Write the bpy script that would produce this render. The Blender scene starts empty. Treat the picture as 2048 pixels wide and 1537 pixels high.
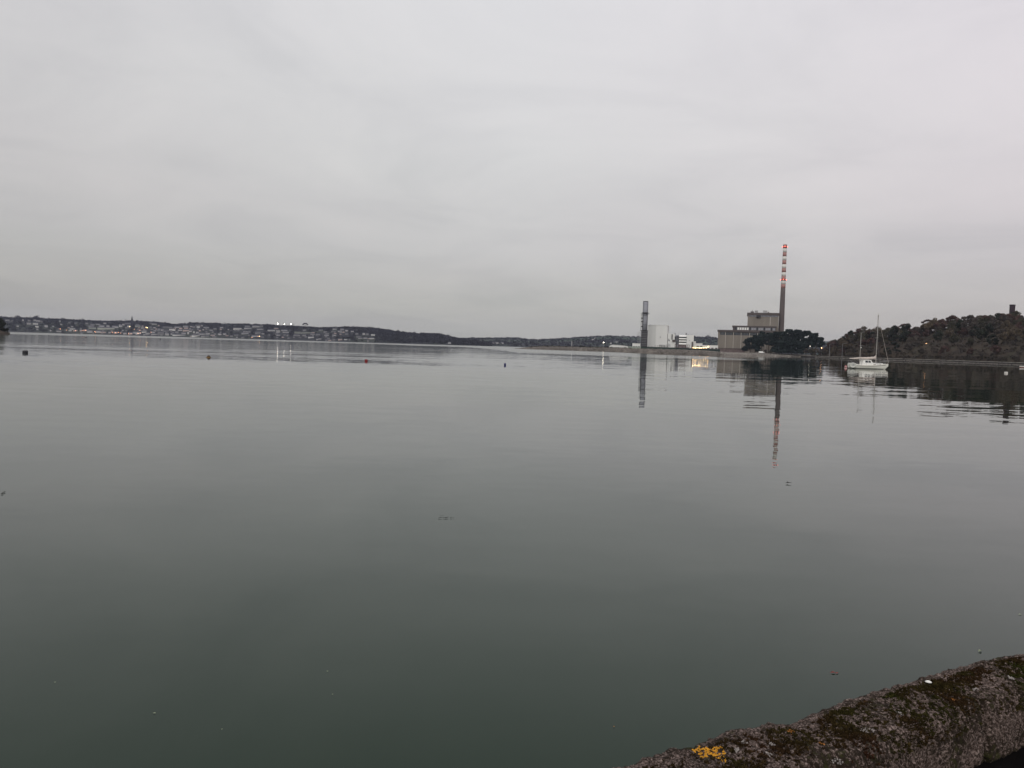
import bpy, math, random
import numpy as np
from mathutils import Vector, Matrix, noise as mn
random.seed(7); rng = np.random.default_rng(7)
S = bpy.context.scene; C = S.collection
# ------------------------------------------------------------ camera
F = 1540.0; CX, CY = 1024.0, 768.5; PITCH = math.radians(2.83); ROLL = math.radians(1.70); CAMZ = 3.0
Rv = Vector((1, 0, 0)); Uv = Vector((0, math.sin(PITCH), math.cos(PITCH))); Fv = Vector((0, math.cos(PITCH), -math.sin(PITCH)))
cr, sr = math.cos(ROLL), math.sin(ROLL)
cam = bpy.data.cameras.new("camera"); co = bpy.data.objects.new("camera", cam); C.objects.link(co)
cam.sensor_fit = 'HORIZONTAL'; cam.sensor_width = 36; cam.lens = 36 * F / 2048; cam.clip_start = 0.05; cam.clip_end = 40000
X_ = Rv * cr + Uv * sr; Y_ = -Rv * sr + Uv * cr; Z_ = -Fv
co.matrix_world = Matrix(((X_.x, Y_.x, Z_.x, 0), (X_.y, Y_.y, Z_.y, 0), (X_.z, Y_.z, Z_.z, CAMZ), (0, 0, 0, 1)))
S.camera = co
# ------------------------------------------------------------ sky, sun, exposure
SUN_EL, SUN_AZ = math.radians(28), math.radians(196)      # azimuth clockwise from +Y: behind the camera
w = bpy.data.worlds.new("World"); S.world = w; w.use_nodes = True
nt = w.node_tree; nt.nodes.clear()
def N(nt, t, **k):
    n = nt.nodes.new(t)
    for a, v in k.items(): setattr(n, a, v)
    return n
def math_(nt, op, a, b=None, clamp=False):
    n = N(nt, 'ShaderNodeMath', operation=op, use_clamp=clamp)
    for i, v in enumerate((a, b)):
        if v is None: continue
        if hasattr(v, 'is_output'): nt.links.new(v, n.inputs[i])
        else: n.inputs[i].default_value = v
    return n.outputs[0]
def ramp(nt, fac, stops, interp='LINEAR'):
    n = N(nt, 'ShaderNodeValToRGB'); r = n.color_ramp; r.interpolation = interp
    while len(r.elements) < len(stops): r.elements.new(0.5)
    for e, (p, c) in zip(r.elements, stops):
        e.position = p; e.color = (*c, 1) if len(c) == 3 else c
    nt.links.new(fac, n.inputs[0]); return n.outputs[0]
def mixc(nt, f, a, b, blend='MIX'):
    n = N(nt, 'ShaderNodeMix', data_type='RGBA', blend_type=blend)
    for i, v in ((0, f), (6, a), (7, b)):
        if hasattr(v, 'is_output'): nt.links.new(v, n.inputs[i])
        elif i == 0: n.inputs[0].default_value = v
        else: n.inputs[i].default_value = (*v, 1)
    return n.outputs[2]
tc = N(nt, 'ShaderNodeTexCoord'); sep = N(nt, 'ShaderNodeSeparateXYZ'); nt.links.new(tc.outputs['Generated'], sep.inputs[0])
zc = math_(nt, 'MAXIMUM', sep.outputs[2], 0.0)
den = math_(nt, 'ADD', zc, 0.13)
cmb = N(nt, 'ShaderNodeCombineXYZ')
nt.links.new(math_(nt, 'DIVIDE', sep.outputs[0], den), cmb.inputs[0]); nt.links.new(math_(nt, 'DIVIDE', sep.outputs[1], den), cmb.inputs[1])
n1 = N(nt, 'ShaderNodeTexNoise'); n1.inputs['Scale'].default_value = 1.1; n1.inputs['Detail'].default_value = 6; n1.inputs['Roughness'].default_value = 0.6; n1.inputs['Distortion'].default_value = 0.8
nt.links.new(cmb.outputs[0], n1.inputs[0])
n2 = N(nt, 'ShaderNodeTexNoise'); n2.inputs['Scale'].default_value = 0.4; n2.inputs['Detail'].default_value = 2
nt.links.new(cmb.outputs[0], n2.inputs[0])
# overcast brightness rising with elevation
base = ramp(nt, zc, [(0.0, (0.455, 0.45, 0.415)), (0.05, (0.515, 0.51, 0.485)), (0.12, (0.605, 0.602, 0.60)), (0.25, (0.72, 0.72, 0.728)), (0.45, (0.79, 0.79, 0.82)), (1.0, (0.78, 0.78, 0.83))])
cl = ramp(nt, n1.outputs[0], [(0.3, (0.92, 0.923, 0.93)), (0.5, (0.995, 0.995, 0.995)), (0.7, (1.05, 1.045, 1.04))])
tint = ramp(nt, n2.outputs[0], [(0.3, (0.99, 1.0, 0.995)), (0.7, (1.01, 0.995, 1.005))])
# left of the view a little darker and greener, right a little pinker
side = ramp(nt, math_(nt, 'ADD', math_(nt, 'MULTIPLY', sep.outputs[0], 0.5), 0.5), [(0.2, (0.875, 0.86, 0.85)), (0.5, (0.985, 0.982, 0.972)), (0.66, (1.01, 0.985, 0.985)), (0.8, (1.035, 0.975, 1.0))])
c1 = mixc(nt, 1.0, base, cl, 'MULTIPLY'); c1 = mixc(nt, 1.0, c1, tint, 'MULTIPLY'); c1 = mixc(nt, 1.0, c1, side, 'MULTIPLY')
bgc = N(nt, 'ShaderNodeBackground'); nt.links.new(c1, bgc.inputs[0]); bgc.inputs[1].default_value = 1.0
sky = N(nt, 'ShaderNodeTexSky'); sky.sky_type = 'NISHITA'; sky.sun_disc = False; sky.sun_elevation = SUN_EL; sky.sun_rotation = SUN_AZ
bgs = N(nt, 'ShaderNodeBackground'); nt.links.new(sky.outputs[0], bgs.inputs[0]); bgs.inputs[1].default_value = 0.05
mx = N(nt, 'ShaderNodeMixShader'); mx.inputs[0].default_value = 0.96
nt.links.new(bgs.outputs[0], mx.inputs[1]); nt.links.new(bgc.outputs[0], mx.inputs[2])
wo = N(nt, 'ShaderNodeOutputWorld'); nt.links.new(mx.outputs[0], wo.inputs[0])
sl = bpy.data.lights.new("sun", 'SUN'); sl.energy = 1.15; sl.angle = math.radians(30); sl.color = (1.0, 0.97, 0.93)
so = bpy.data.objects.new("sun", sl); C.objects.link(so)
sd = Vector((math.sin(SUN_AZ) * math.cos(SUN_EL), math.cos(SUN_AZ) * math.cos(SUN_EL), math.sin(SUN_EL)))
so.rotation_euler = sd.to_track_quat('Z', 'Y').to_euler()
S.view_settings.view_transform = 'Standard'; S.view_settings.look = 'None'; S.view_settings.exposure = 0.0; S.view_settings.gamma = 1
S.cycles.max_bounces = 6; S.cycles.volume_bounces = 0; S.cycles.use_denoising = True
# ------------------------------------------------------------ pixel geometry (photo pixels, 2048 x 1537)
def ray(px, py):
    dx, dy = px - CX, py - CY
    x = dx * cr + dy * sr; y = dy * cr - dx * sr
    return (Rv * x - Uv * y + Fv * F).normalized()
def at(px, py, d):                      # point on the pixel's ray at horizontal distance d
    r = ray(px, py); h = math.hypot(r.x, r.y); return Vector((0, 0, CAMZ)) + r * (d / h)
def onz(px, py, z=0.0):
    r = ray(px, py); return Vector((0, 0, CAMZ)) + r * ((z - CAMZ) / r.z)
def az(px, py):
    r = ray(px, py); return math.atan2(r.x, r.y)
def tanel(px, py):
    r = ray(px, py); return r.z / math.hypot(r.x, r.y)
def proj(p):
    v = Vector(p) - Vector((0, 0, CAMZ)); zz = v.dot(Fv)
    if zz <= 0: return (-1e5, -1e5)
    return (CX + F * v.dot(X_) / zz, CY - F * v.dot(Y_) / zz)
def hor(px): return 661.6 + 0.030 * px
# ------------------------------------------------------------ materials
MATS = {}
def mat(name, col, rough=0.8, metal=0.0, var=0.12, scale=1.0, emit=None, estr=0.0, bump=0.0, spec=0.3, vcol=False, rnd=0.0, stretch=None, samp='AUTO'):
    m = bpy.data.materials.new(name); m.use_nodes = True; t = m.node_tree
    b = t.nodes['Principled BSDF']; b.inputs['Roughness'].default_value = rough; b.inputs['Metallic'].default_value = metal
    b.inputs['Specular IOR Level'].default_value = spec
    c = None
    tcn = N(t, 'ShaderNodeTexCoord'); v = tcn.outputs['Object']
    if stretch:
        mp = N(t, 'ShaderNodeMapping'); mp.inputs['Scale'].default_value = stretch; t.links.new(v, mp.inputs[0]); v = mp.outputs[0]
    nz = N(t, 'ShaderNodeTexNoise'); nz.inputs['Scale'].default_value = scale; nz.inputs['Detail'].default_value = 5; t.links.new(v, nz.inputs[0])
    k = ramp(t, nz.outputs[0], [(0.25, (1 - var,) * 3), (0.75, (1 + var,) * 3)])
    c = mixc(t, 1.0, col, k, 'MULTIPLY')
    if vcol:
        a = N(t, 'ShaderNodeAttribute', attribute_name='tone'); c = mixc(t, 1.0, c, a.outputs['Color'], 'MULTIPLY')
    if rnd:
        oi = N(t, 'ShaderNodeObjectInfo'); k2 = ramp(t, oi.outputs['Random'], [(0, (1 - rnd,) * 3), (0.5, (1, 1, 1)), (1, (1 + rnd, 1 + rnd * .8, 1 + rnd * .6))])
        c = mixc(t, 1.0, c, k2, 'MULTIPLY')
    t.links.new(c, b.inputs['Base Color'])
    if bump:
        bp = N(t, 'ShaderNodeBump'); bp.inputs['Distance'].default_value = bump; t.links.new(nz.outputs[0], bp.inputs['Height']); t.links.new(bp.outputs[0], b.inputs['Normal'])
    if emit:
        b.inputs['Emission Color'].default_value = (*emit, 1); b.inputs['Emission Strength'].default_value = estr
        m.cycles.emission_sampling = samp
    MATS[name] = m; return m
M = {}
M['white_clad'] = mat('white_cladding', (0.67, 0.675, 0.645), 0.5, var=0.05, scale=0.15, stretch=(1, 1, 0.1))
M['white_panel'] = mat('white_panel', (0.78, 0.78, 0.74), 0.5, var=0.05, scale=0.3)
M['beige'] = mat('beige_concrete', (0.20, 0.178, 0.150), 0.85, var=0.12, scale=0.12, stretch=(1, 1, 0.25))
M['beige_light'] = mat('pale_concrete_rib', (0.42, 0.39, 0.35), 0.8, var=0.1, scale=0.5)
M['fascia'] = mat('dark_fascia', (0.085, 0.07, 0.066), 0.7, var=0.2, scale=0.2)
M['glass'] = mat('window_glass', (0.035, 0.04, 0.045), 0.15, var=0.2, scale=0.3, spec=0.5)
M['dark'] = mat('dark_steel', (0.035, 0.033, 0.036), 0.6, var=0.2, scale=0.4)
M['steel'] = mat('grey_steel', (0.27, 0.275, 0.30), 0.5, var=0.12, scale=0.25, stretch=(1, 1, 0.3))
M['lattice'] = mat('galvanised_steel', (0.3, 0.3, 0.31), 0.5, var=0.1)
M['brownsteel'] = mat('rusty_yard_steel', (0.13, 0.10, 0.095), 0.8, var=0.3, scale=0.4)
M['chimney'] = mat('chimney_concrete', (0.115, 0.095, 0.09), 0.85, var=0.12, scale=0.12, stretch=(1, 1, 0.25))
M['red'] = mat('faded_red_paint', (0.37, 0.20, 0.18), 0.7, var=0.1, scale=0.3)
M['whiteband'] = mat('white_band_paint', (0.66, 0.65, 0.60), 0.7, var=0.08, scale=0.3)
M['redlight'] = mat('red_beacon', (0.5, 0.05, 0.04), 0.4, emit=(1.0, 0.12, 0.08), estr=6)
M['lamp'] = mat('warm_lamp', (0.8, 0.6, 0.3), 0.4, emit=(1.0, 0.62, 0.24), estr=28)
M['townlamp'] = mat('town_lamp', (0.8, 0.5, 0.3), 0.4, emit=(1.0, 0.42, 0.22), estr=5, samp='NONE')
M['orangelamp'] = mat('amber_lamp', (0.8, 0.6, 0.3), 0.4, emit=(1.0, 0.62, 0.28), estr=10)
M['whitelamp'] = mat('white_lamp', (0.8, 0.8, 0.7), 0.4, emit=(1.0, 0.90, 0.72), estr=14)
M['flood'] = mat('flood_lamp', (0.9, 0.9, 0.8), 0.4, emit=(1.0, 0.95, 0.82), estr=48)
M['hilllamp'] = mat('orange_lamp', (0.8, 0.5, 0.3), 0.4, emit=(1.0, 0.5, 0.22), estr=12)
M['brick'] = mat('dark_brick', (0.036, 0.024, 0.030), 0.85, var=0.2, scale=0.8)
M['greenfence'] = mat('green_fence_mesh', (0.03, 0.045, 0.04), 0.7, var=0.15, scale=0.3)
M['palefence'] = mat('pale_fence', (0.28, 0.31, 0.27), 0.7, var=0.15, scale=0.3)
M['bark'] = mat('bark', (0.06, 0.048, 0.04), 0.9, var=0.2, scale=1.5)
M['rock'] = mat('sea_wall_stone', (0.15, 0.135, 0.12), 0.9, var=0.35, scale=0.5)
M['darkwall'] = mat('dark_wall_stone', (0.045, 0.04, 0.037), 0.9, var=0.4, scale=0.5)
M['rocktop'] = mat('pale_coping', (0.27, 0.25, 0.22), 0.9, var=0.35, scale=0.4)
for k, c in (('bare_grey', (0.078, 0.067, 0.058)), ('bare_red', (0.078, 0.050, 0.044)), ('ochre', (0.088, 0.070, 0.050)), ('dark_green', (0.030, 0.034, 0.026)), ('olive', (0.062, 0.058, 0.042)), ('pine', (0.026, 0.036, 0.034)), ('farwood', (0.036, 0.036, 0.044)), ('scrub', (0.055, 0.047, 0.038))):
    M[k] = mat('foliage_' + k, c, 0.9, var=0.25, scale=0.25, vcol=True, rnd=0.18, spec=0.1)
M['hull'] = mat('cream_hull_paint', (0.76, 0.75, 0.67), 0.3, var=0.04, scale=1.5, spec=0.5)
M['deck'] = mat('white_gelcoat', (0.80, 0.79, 0.74), 0.4, var=0.04, scale=2)
M['spar'] = mat('aluminium_spar', (0.42, 0.40, 0.37), 0.4, 0.3, var=0.06)
M['wire'] = mat('rigging_wire', (0.18, 0.17, 0.17), 0.5, 0.3)
M['sail'] = mat('sail_cover_cloth', (0.58, 0.51, 0.46), 0.9, var=0.15, scale=3, bump=0.03)
M['strake'] = mat('grey_rubbing_strake', (0.24, 0.22, 0.20), 0.6)
M['antifoul'] = mat('dark_antifouling', (0.02, 0.02, 0.022), 0.7)
M['teak'] = mat('brown_teak', (0.10, 0.045, 0.03), 0.6, var=0.25, scale=6)
M['rubber'] = mat('pale_grey_rubber', (0.56, 0.56, 0.51), 0.6, var=0.06)
M['b_black'] = mat('black_buoy_plastic', (0.02, 0.02, 0.024), 0.5)
M['b_brown'] = mat('weedy_brown_buoy', (0.075, 0.05, 0.03), 0.7, var=0.4, scale=8)
M['b_yellow'] = mat('ochre_buoy_paint', (0.28, 0.17, 0.06), 0.7, var=0.3, scale=9)
M['b_red'] = mat('dark_red_buoy', (0.20, 0.018, 0.022), 0.5, var=0.2, scale=6)
M['b_blue'] = mat('dark_blue_buoy', (0.025, 0.025, 0.12), 0.5, var=0.2, scale=6)
M['b_pink'] = mat('pink_red_buoy', (0.50, 0.19, 0.19), 0.5, var=0.2, scale=6)
M['b_white'] = mat('off_white_buoy', (0.6, 0.57, 0.52), 0.5, var=0.12, scale=6)
M['slate'] = mat('slate_roof', (0.085, 0.088, 0.10), 0.8, var=0.2, scale=0.3, rnd=0.25)
for i, c in enumerate(((0.66, 0.66, 0.63), (0.43, 0.42, 0.42), (0.25, 0.245, 0.25), (0.36, 0.38, 0.33), (0.52, 0.41, 0.37))):
    M['house%d' % i] = mat('house_render_%s' % ('white', 'pale_grey', 'grey', 'greenish', 'pinkish')[i], c, 0.85, var=0.2, scale=0.15, rnd=0.15)
M['churchstone'] = mat('church_stone', (0.03, 0.03, 0.04), 0.9)
# ------------------------------------------------------------ object helpers
def tag(o, label=None, cat=None, group=None, kind=None):
    if label: o['label'] = label
    if cat: o['category'] = cat
    if group: o['group'] = group
    if kind: o['kind'] = kind
    return o
def empty(name, loc=(0, 0, 0), rz=0.0, label=None, cat=None, group=None):
    o = bpy.data.objects.new(name, None); o.location = loc; o.rotation_euler = (0, 0, rz); o.empty_display_size = 0.2
    C.objects.link(o); return tag(o, label, cat, group)
class MB:
    def __init__(s): s.v = []; s.f = []; s.m = []; s.mi = 0
    def add(s, vs, fs):
        n = len(s.v); s.v += [tuple(v) for v in vs]; s.f += [tuple(i + n for i in f) for f in fs]; s.m += [s.mi] * len(fs); return s
    def box(s, x0, x1, y0, y1, z0, z1):
        return s.add([(x0, y0, z0), (x1, y0, z0), (x1, y1, z0), (x0, y1, z0), (x0, y0, z1), (x1, y0, z1), (x1, y1, z1), (x0, y1, z1)],
                     [(0, 3, 2, 1), (4, 5, 6, 7), (0, 1, 5, 4), (1, 2, 6, 5), (2, 3, 7, 6), (3, 0, 4, 7)])
    def tube(s, p, q, r0, r1=None, n=8, cap=True):
        r1 = r0 if r1 is None else r1; p = Vector(p); q = Vector(q); d = (q - p).normalized()
        a = d.orthogonal().normalized(); b = d.cross(a)
        vs = [c + (a * math.cos(2 * math.pi * i / n) + b * math.sin(2 * math.pi * i / n)) * r for c, r in ((p, r0), (q, r1)) for i in range(n)]
        fs = [(i, (i + 1) % n, n + (i + 1) % n, n + i) for i in range(n)]
        if cap: fs += [tuple(range(n))[::-1], tuple(range(n, 2 * n))]
        return s.add(vs, fs)
    def rings(s, rs, cap=True):          # rs: list of rings (same count)
        n = len(rs[0]); vs = [p for r in rs for p in r]
        fs = [(k * n + i, k * n + (i + 1) % n, (k + 1) * n + (i + 1) % n, (k + 1) * n + i) for k in range(len(rs) - 1) for i in range(n)]
        if cap: fs += [tuple(range(n))[::-1], tuple(range((len(rs) - 1) * n, len(rs) * n))]
        return s.add(vs, fs)
    def lathe(s, prof, n=16, c=(0, 0, 0)):
        return s.rings([[(c[0] + r * math.cos(2 * math.pi * i / n), c[1] + r * math.sin(2 * math.pi * i / n), c[2] + z) for i in range(n)] for r, z in prof])
    def build(s, name, m, parent=None, smooth=False, loc=None):
        me = bpy.data.meshes.new(name); me.from_pydata(s.v, [], s.f)
        for mm in (m if isinstance(m, (list, tuple)) else [m]): me.materials.append(mm)
        me.polygons.foreach_set('material_index', s.m)
        if smooth: me.polygons.foreach_set('use_smooth', [True] * len(s.f))
        me.update(); o = bpy.data.objects.new(name, me); C.objects.link(o)
        if parent: o.parent = parent
        if loc: o.location = loc
        return o
def mesh_np(name, V, T, m, tone=None, smooth=False):
    me = bpy.data.meshes.new(name); k = T.shape[1]
    me.vertices.add(len(V)); me.vertices.foreach_set('co', np.asarray(V, np.float32).ravel())
    me.loops.add(T.size); me.loops.foreach_set('vertex_index', T.astype(np.int32).ravel())
    me.polygons.add(len(T)); me.polygons.foreach_set('loop_start', np.arange(0, T.size, k, dtype=np.int32))
    if smooth: me.polygons.foreach_set('use_smooth', np.ones(len(T), bool))
    me.update(calc_edges=True)
    if tone is not None:
        a = me.color_attributes.new('tone', 'FLOAT_COLOR', 'POINT'); c = np.ones((len(V), 4), np.float32); c[:, :3] = tone; a.data.foreach_set('color', c.ravel())
    me.materials.append(m); return me
def link(me, name, parent=None, loc=None):
    o = bpy.data.objects.new(name, me); C.objects.link(o)
    if parent: o.parent = parent
    if loc: o.location = loc
    return o
def leaves(centres, radii, per, size, flat=1.0, seed=0, tonevar=0.35):
    """leaf-sized quads scattered in the shell of many clumps"""
    r = np.random.default_rng(seed); n = len(centres) * per
    ci = np.repeat(np.arange(len(centres)), per)
    d = r.normal(size=(n, 3)); d /= np.linalg.norm(d, axis=1)[:, None]
    rad = radii[ci] * (0.55 + 0.5 * r.random(n))
    P = centres[ci] + d * rad[:, None] * np.array([1, 1, flat])
    nn = d + r.normal(size=(n, 3)) * 0.7; nn /= np.linalg.norm(nn, axis=1)[:, None]
    a = np.cross(nn, r.normal(size=(n, 3))); a /= np.linalg.norm(a, axis=1)[:, None]; b = np.cross(nn, a)
    sz = size * (0.5 + r.random(n))[:, None]
    V = np.stack([P - a * sz, P - b * sz * 0.6, P + a * sz, P + b * sz * 0.6], 1).reshape(-1, 3)
    T = np.arange(n * 4).reshape(n, 4)
    tn = 1 + tonevar * (r.random(len(centres)) * 2 - 1); t = np.repeat(tn[ci] * (0.85 + 0.3 * r.random(n)), 4)
    return V, T, t[:, None] * np.ones(3)
def frame(px, py, d, z0=None, yaw=0.0):
    """local frame of a thing: x to the right as seen from the camera, y away"""
    p = at(px, py, d); a = az(px, py)
    b = Vector((p.x, p.y, z0 if z0 is not None else p.z)); rz = -a + yaw
    def X(x, y): q = at(x, y, d) - b; return q.x * math.cos(-a) + q.y * math.sin(-a)
    def Z(x, y): return at(x, y, d).z - b.z
    return b, rz, X, Z
def interp(x, pts):
    if x <= pts[0][0]: return pts[0][1]
    for (a, u), (b, v) in zip(pts, pts[1:]):
        if x <= b: return u + (v - u) * (x - a) / (b - a)
    return pts[-1][1]
def nz(x, y, z=0.0): return mn.noise(Vector((x, y, z)))
# ------------------------------------------------------------ water
def ring_water():
    az0 = np.concatenate([np.linspace(-math.pi, -0.8, 24)[:-1], np.linspace(-0.8, 0.8, 181), np.linspace(0.8, math.pi, 24)[1:]])
    rr = np.concatenate([[0.3], np.geomspace(2, 9500, 150)])
    near = [(0, 900), (700, 1100), (930, 950), (1030, 360), (1200, 330), (1400, 300), (1520, 350), (1560, 600), (1600, 5000)]
    far = [(0, 1e5), (1180, 1e5), (1230, 760), (1300, 560), (1400, 500), (1480, 430), (1540, 360), (1600, 300)]
    V = []; ruf = []
    for i, a in enumerate(az0):
        px = CX + F * math.tan(max(-1.2, min(1.2, a)))
        for r in rr:
            V.append((r * math.sin(a), r * math.cos(a), 0.0))
            wob = 1 + 0.12 * nz(a * 14, math.log(r) * 2.0)
            lo = interp(px, near) * wob; hi = interp(px, far)
            u = max(0, min(1, (r / lo - 1) / 0.18 + 0.5)); v = max(0, min(1, (hi / r - 1) / 0.15 + 0.5))
            ruf.append(u * v if px < 1600 and abs(a) < 1.2 else 0.0)
    nr = len(rr); T = [(i * nr + j, i * nr + j + 1, (i + 1) * nr + j + 1, (i + 1) * nr + j) for i in range(len(az0) - 1) for j in range(nr - 1)]
    m = bpy.data.materials.new('harbour_water'); m.use_nodes = True; t = m.node_tree; b = t.nodes['Principled BSDF']
    b.inputs['IOR'].default_value = 1.305; b.inputs['Specular Tint'].default_value = (0.66, 1.0, 0.76, 1)
    geo = N(t, 'ShaderNodeNewGeometry')
    at_ = N(t, 'ShaderNodeAttribute', attribute_name='ruffle')
    def layer(sc, sx, amp, seed, detail=2.0):
        mp = N(t, 'ShaderNodeMapping'); mp.inputs['Scale'].default_value = (sc * sx, sc, 1); mp.inputs['Location'].default_value = (seed, seed * 1.7, seed)
        mp.inputs['Rotation'].default_value = (0, 0, math.radians(8 * math.sin(seed)))
        t.links.new(geo.outputs['Position'], mp.inputs[0])
        n = N(t, 'ShaderNodeTexNoise'); n.inputs['Scale'].default_value = 1.0; n.inputs['Detail'].default_value = detail; n.inputs['Roughness'].default_value = 0.5
        t.links.new(mp.outputs[0], n.inputs[0])
        s = N(t, 'ShaderNodeVectorMath', operation='SUBTRACT'); t.links.new(n.outputs['Color'], s.inputs[0]); s.inputs[1].default_value = (.5, .5, .5)
        k = N(t, 'ShaderNodeVectorMath', operation='SCALE'); t.links.new(s.outputs[0], k.inputs[0])
        if hasattr(amp, 'is_output'): t.links.new(amp, k.inputs['Scale'])
        else: k.inputs['Scale'].default_value = amp
        return k.outputs[0]
    def addv(a, b_):
        n = N(t, 'ShaderNodeVectorMath', operation='ADD'); t.links.new(a, n.inputs[0]); t.links.new(b_, n.inputs[1]); return n.outputs[0]
    # patches of livelier and of glassy water
    mp = N(t, 'ShaderNodeMapping'); mp.inputs['Scale'].default_value = (0.012, 0.035, 1); t.links.new(geo.outputs['Position'], mp.inputs[0])
    pn = N(t, 'ShaderNodeTexNoise'); pn.inputs['Scale'].default_value = 1; pn.inputs['Detail'].default_value = 3; t.links.new(mp.outputs[0], pn.inputs[0])
    patch = ramp(t, pn.outputs[0], [(0.35, (0.45,) * 3), (0.65, (1.5,) * 3)])
    pv = N(t, 'ShaderNodeRGBToBW'); t.links.new(patch, pv.inputs[0]); pv = pv.outputs[0]
    v = layer(0.17, 0.10, math_(t, 'MULTIPLY', pv, WA[0]), 3.1)
    v = addv(v, layer(0.045, 0.12, math_(t, 'MULTIPLY', pv, 0.018), 5.3, 3.0))
    v = addv(v, layer(0.75, 0.4, math_(t, 'MULTIPLY', pv, WA[1]), 7.7))
    v = addv(v, layer(2.6, 0.5, math_(t, 'MULTIPLY', pv, WA[2]), 12.9))
    v = addv(v, layer(1.9, 0.8, math_(t, 'MULTIPLY', at_.outputs['Fac'], WA[3]), 21.3, 3.0))
    mk = N(t, 'ShaderNodeVectorMath', operation='MULTIPLY'); t.links.new(v, mk.inputs[0]); mk.inputs[1].default_value = (0.6, 1, 0)
    up = N(t, 'ShaderNodeVectorMath', operation='ADD'); t.links.new(mk.outputs[0], up.inputs[0]); up.inputs[1].default_value = (0, 0, 1)
    nm = N(t, 'ShaderNodeVectorMath', operation='NORMALIZE'); t.links.new(up.outputs[0], nm.inputs[0])
    t.links.new(nm.outputs[0], b.inputs['Normal'])
    cn = N(t, 'ShaderNodeTexNoise'); cn.inputs['Scale'].default_value = 0.05; cn.inputs['Detail'].default_value = 3; t.links.new(geo.outputs['Position'], cn.inputs[0])
    t.links.new(ramp(t, cn.outputs[0], [(0.3, (0.002, 0.012, 0.003)), (0.7, (0.004, 0.016, 0.005))]), b.inputs['Base Color'])
    ao = N(t, 'ShaderNodeAttribute', attribute_name='openwater')
    rg = math_(t, 'ADD', math_(t, 'ADD', 0.015, math_(t, 'MULTIPLY', ao.outputs['Fac'], 0.045)), math_(t, 'MULTIPLY', at_.outputs['Fac'], WA[4])); t.links.new(rg, b.inputs['Roughness'])
    me = mesh_np('water', np.array(V), np.array(T), m)
    a = me.attributes.new('ruffle', 'FLOAT', 'POINT'); a.data.foreach_set('value', ruf)
    op = [max(0, min(1, math.log(max(1, math.hypot(v[0], v[1])) / 45) / 1.6)) * max(0.0, min(1, (0.12 - math.atan2(v[0], v[1])) * 3)) for v in V]
    a2 = me.attributes.new('openwater', 'FLOAT', 'POINT'); a2.data.foreach_set('value', op)
    o = link(me, 'water'); tag(o, kind='structure')
    # face normals up
    if me.polygons[0].normal.z < 0: me.flip_normals()
WA = (0.026, 0.028, 0.018, 0.22, 0.10)
ring_water()
# ------------------------------------------------------------ land strips
class Strip:
    """land between a shore line and a ridge line, seen from the camera; t = 0 shore, 1 ridge"""
    def __init__(s, pts, power=1.0, lump=4.0, freq=0.01, drop=0.0, base=0.0):
        s.p = [(az(px, py), sd, rd, at(px, py, rd).z - drop) for px, sd, rd, py in pts]; s.pw = power; s.lump = lump; s.fq = freq; s.base = base
        s.sd = [(a, b) for a, b, c, d in s.p]; s.rd = [(a, c) for a, b, c, d in s.p]; s.H = [(a, d) for a, b, c, d in s.p]
    def dist(s, a, t): sd = interp(a, s.sd); return sd + (interp(a, s.rd) - sd) * t
    def z(s, a, t):
        if t < 0: return -2.0 + 2.0 * max(0, 1 + t * 40)
        d = s.dist(a, t); H = interp(a, s.H)
        e = math.sin(min(t, 1) * math.pi / 2) ** s.pw if t <= 1 else 1 - 0.35 * (t - 1)
        k = nz(d * math.sin(a) * s.fq, d * math.cos(a) * s.fq) * s.lump * min(1, t * 4) * (1 - abs(1 - t) if t < 1 else 0.2)
        return s.base * min(1, t * 60) + (H - s.base) * e + (k if t < 1 else 0)
    def pt(s, a, t): d = s.dist(a, t); return Vector((d * math.sin(a), d * math.cos(a), s.z(a, t)))
    def find(s, px, py):
        a = az(px, py); e = tanel(px, py); prev = None
        for i in range(201):
            t = i / 200; d = s.dist(a, t)
            if (s.z(a, t) - CAMZ) / d >= e: return a, t
        return a, 1.0
    def build(s, name, m, na, ts):
        a0, a1 = s.p[0][0], s.p[-1][0]; A = np.linspace(a0, a1, na); V = [s.pt(a, t) for a in A for t in ts]; k = len(ts)
        T = [(i * k + j, (i + 1) * k + j, (i + 1) * k + j + 1, i * k + j + 1) for i in range(na - 1) for j in range(k - 1)]
        me = mesh_np(name, np.array([tuple(v) for v in V]), np.array(T), m, smooth=True); o = link(me, name); tag(o, kind='structure'); return o
def ground_mat(name, cols, scale, stops):
    m = bpy.data.materials.new(name); m.use_nodes = True; t = m.node_tree; b = t.nodes['Principled BSDF']; b.inputs['Roughness'].default_value = 0.95; b.inputs['Specular IOR Level'].default_value = 0.1
    g = N(t, 'ShaderNodeNewGeometry')
    n = N(t, 'ShaderNodeTexVoronoi'); n.inputs['Scale'].default_value = scale
    t.links.new(g.outputs['Position'], n.inputs[0]); bw = N(t, 'ShaderNodeRGBToBW'); t.links.new(n.outputs['Color'], bw.inputs[0])
    n2 = N(t, 'ShaderNodeTexNoise'); n2.inputs['Scale'].default_value = scale * 6; n2.inputs['Detail'].default_value = 6; t.links.new(g.outputs['Position'], n2.inputs[0])
    f = math_(t, 'ADD', math_(t, 'MULTIPLY', bw.outputs[0], 0.6), math_(t, 'MULTIPLY', n2.outputs[0], 0.4))
    c = ramp(t, f, list(zip(stops, cols))); t.links.new(c, b.inputs['Base Color']); return m
TS = [-0.05, 0.0] + [i / 26 for i in range(1, 27)] + [1.3, 1.8]
hill_m = ground_mat('far_hill_ground', [(0.035, 0.036, 0.04), (0.04, 0.042, 0.042), (0.05, 0.058, 0.046), (0.04, 0.04, 0.045)], 0.006, [0.25, 0.5, 0.62, 0.8])
FT = 5.0   # tree cover on the far hills
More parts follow.
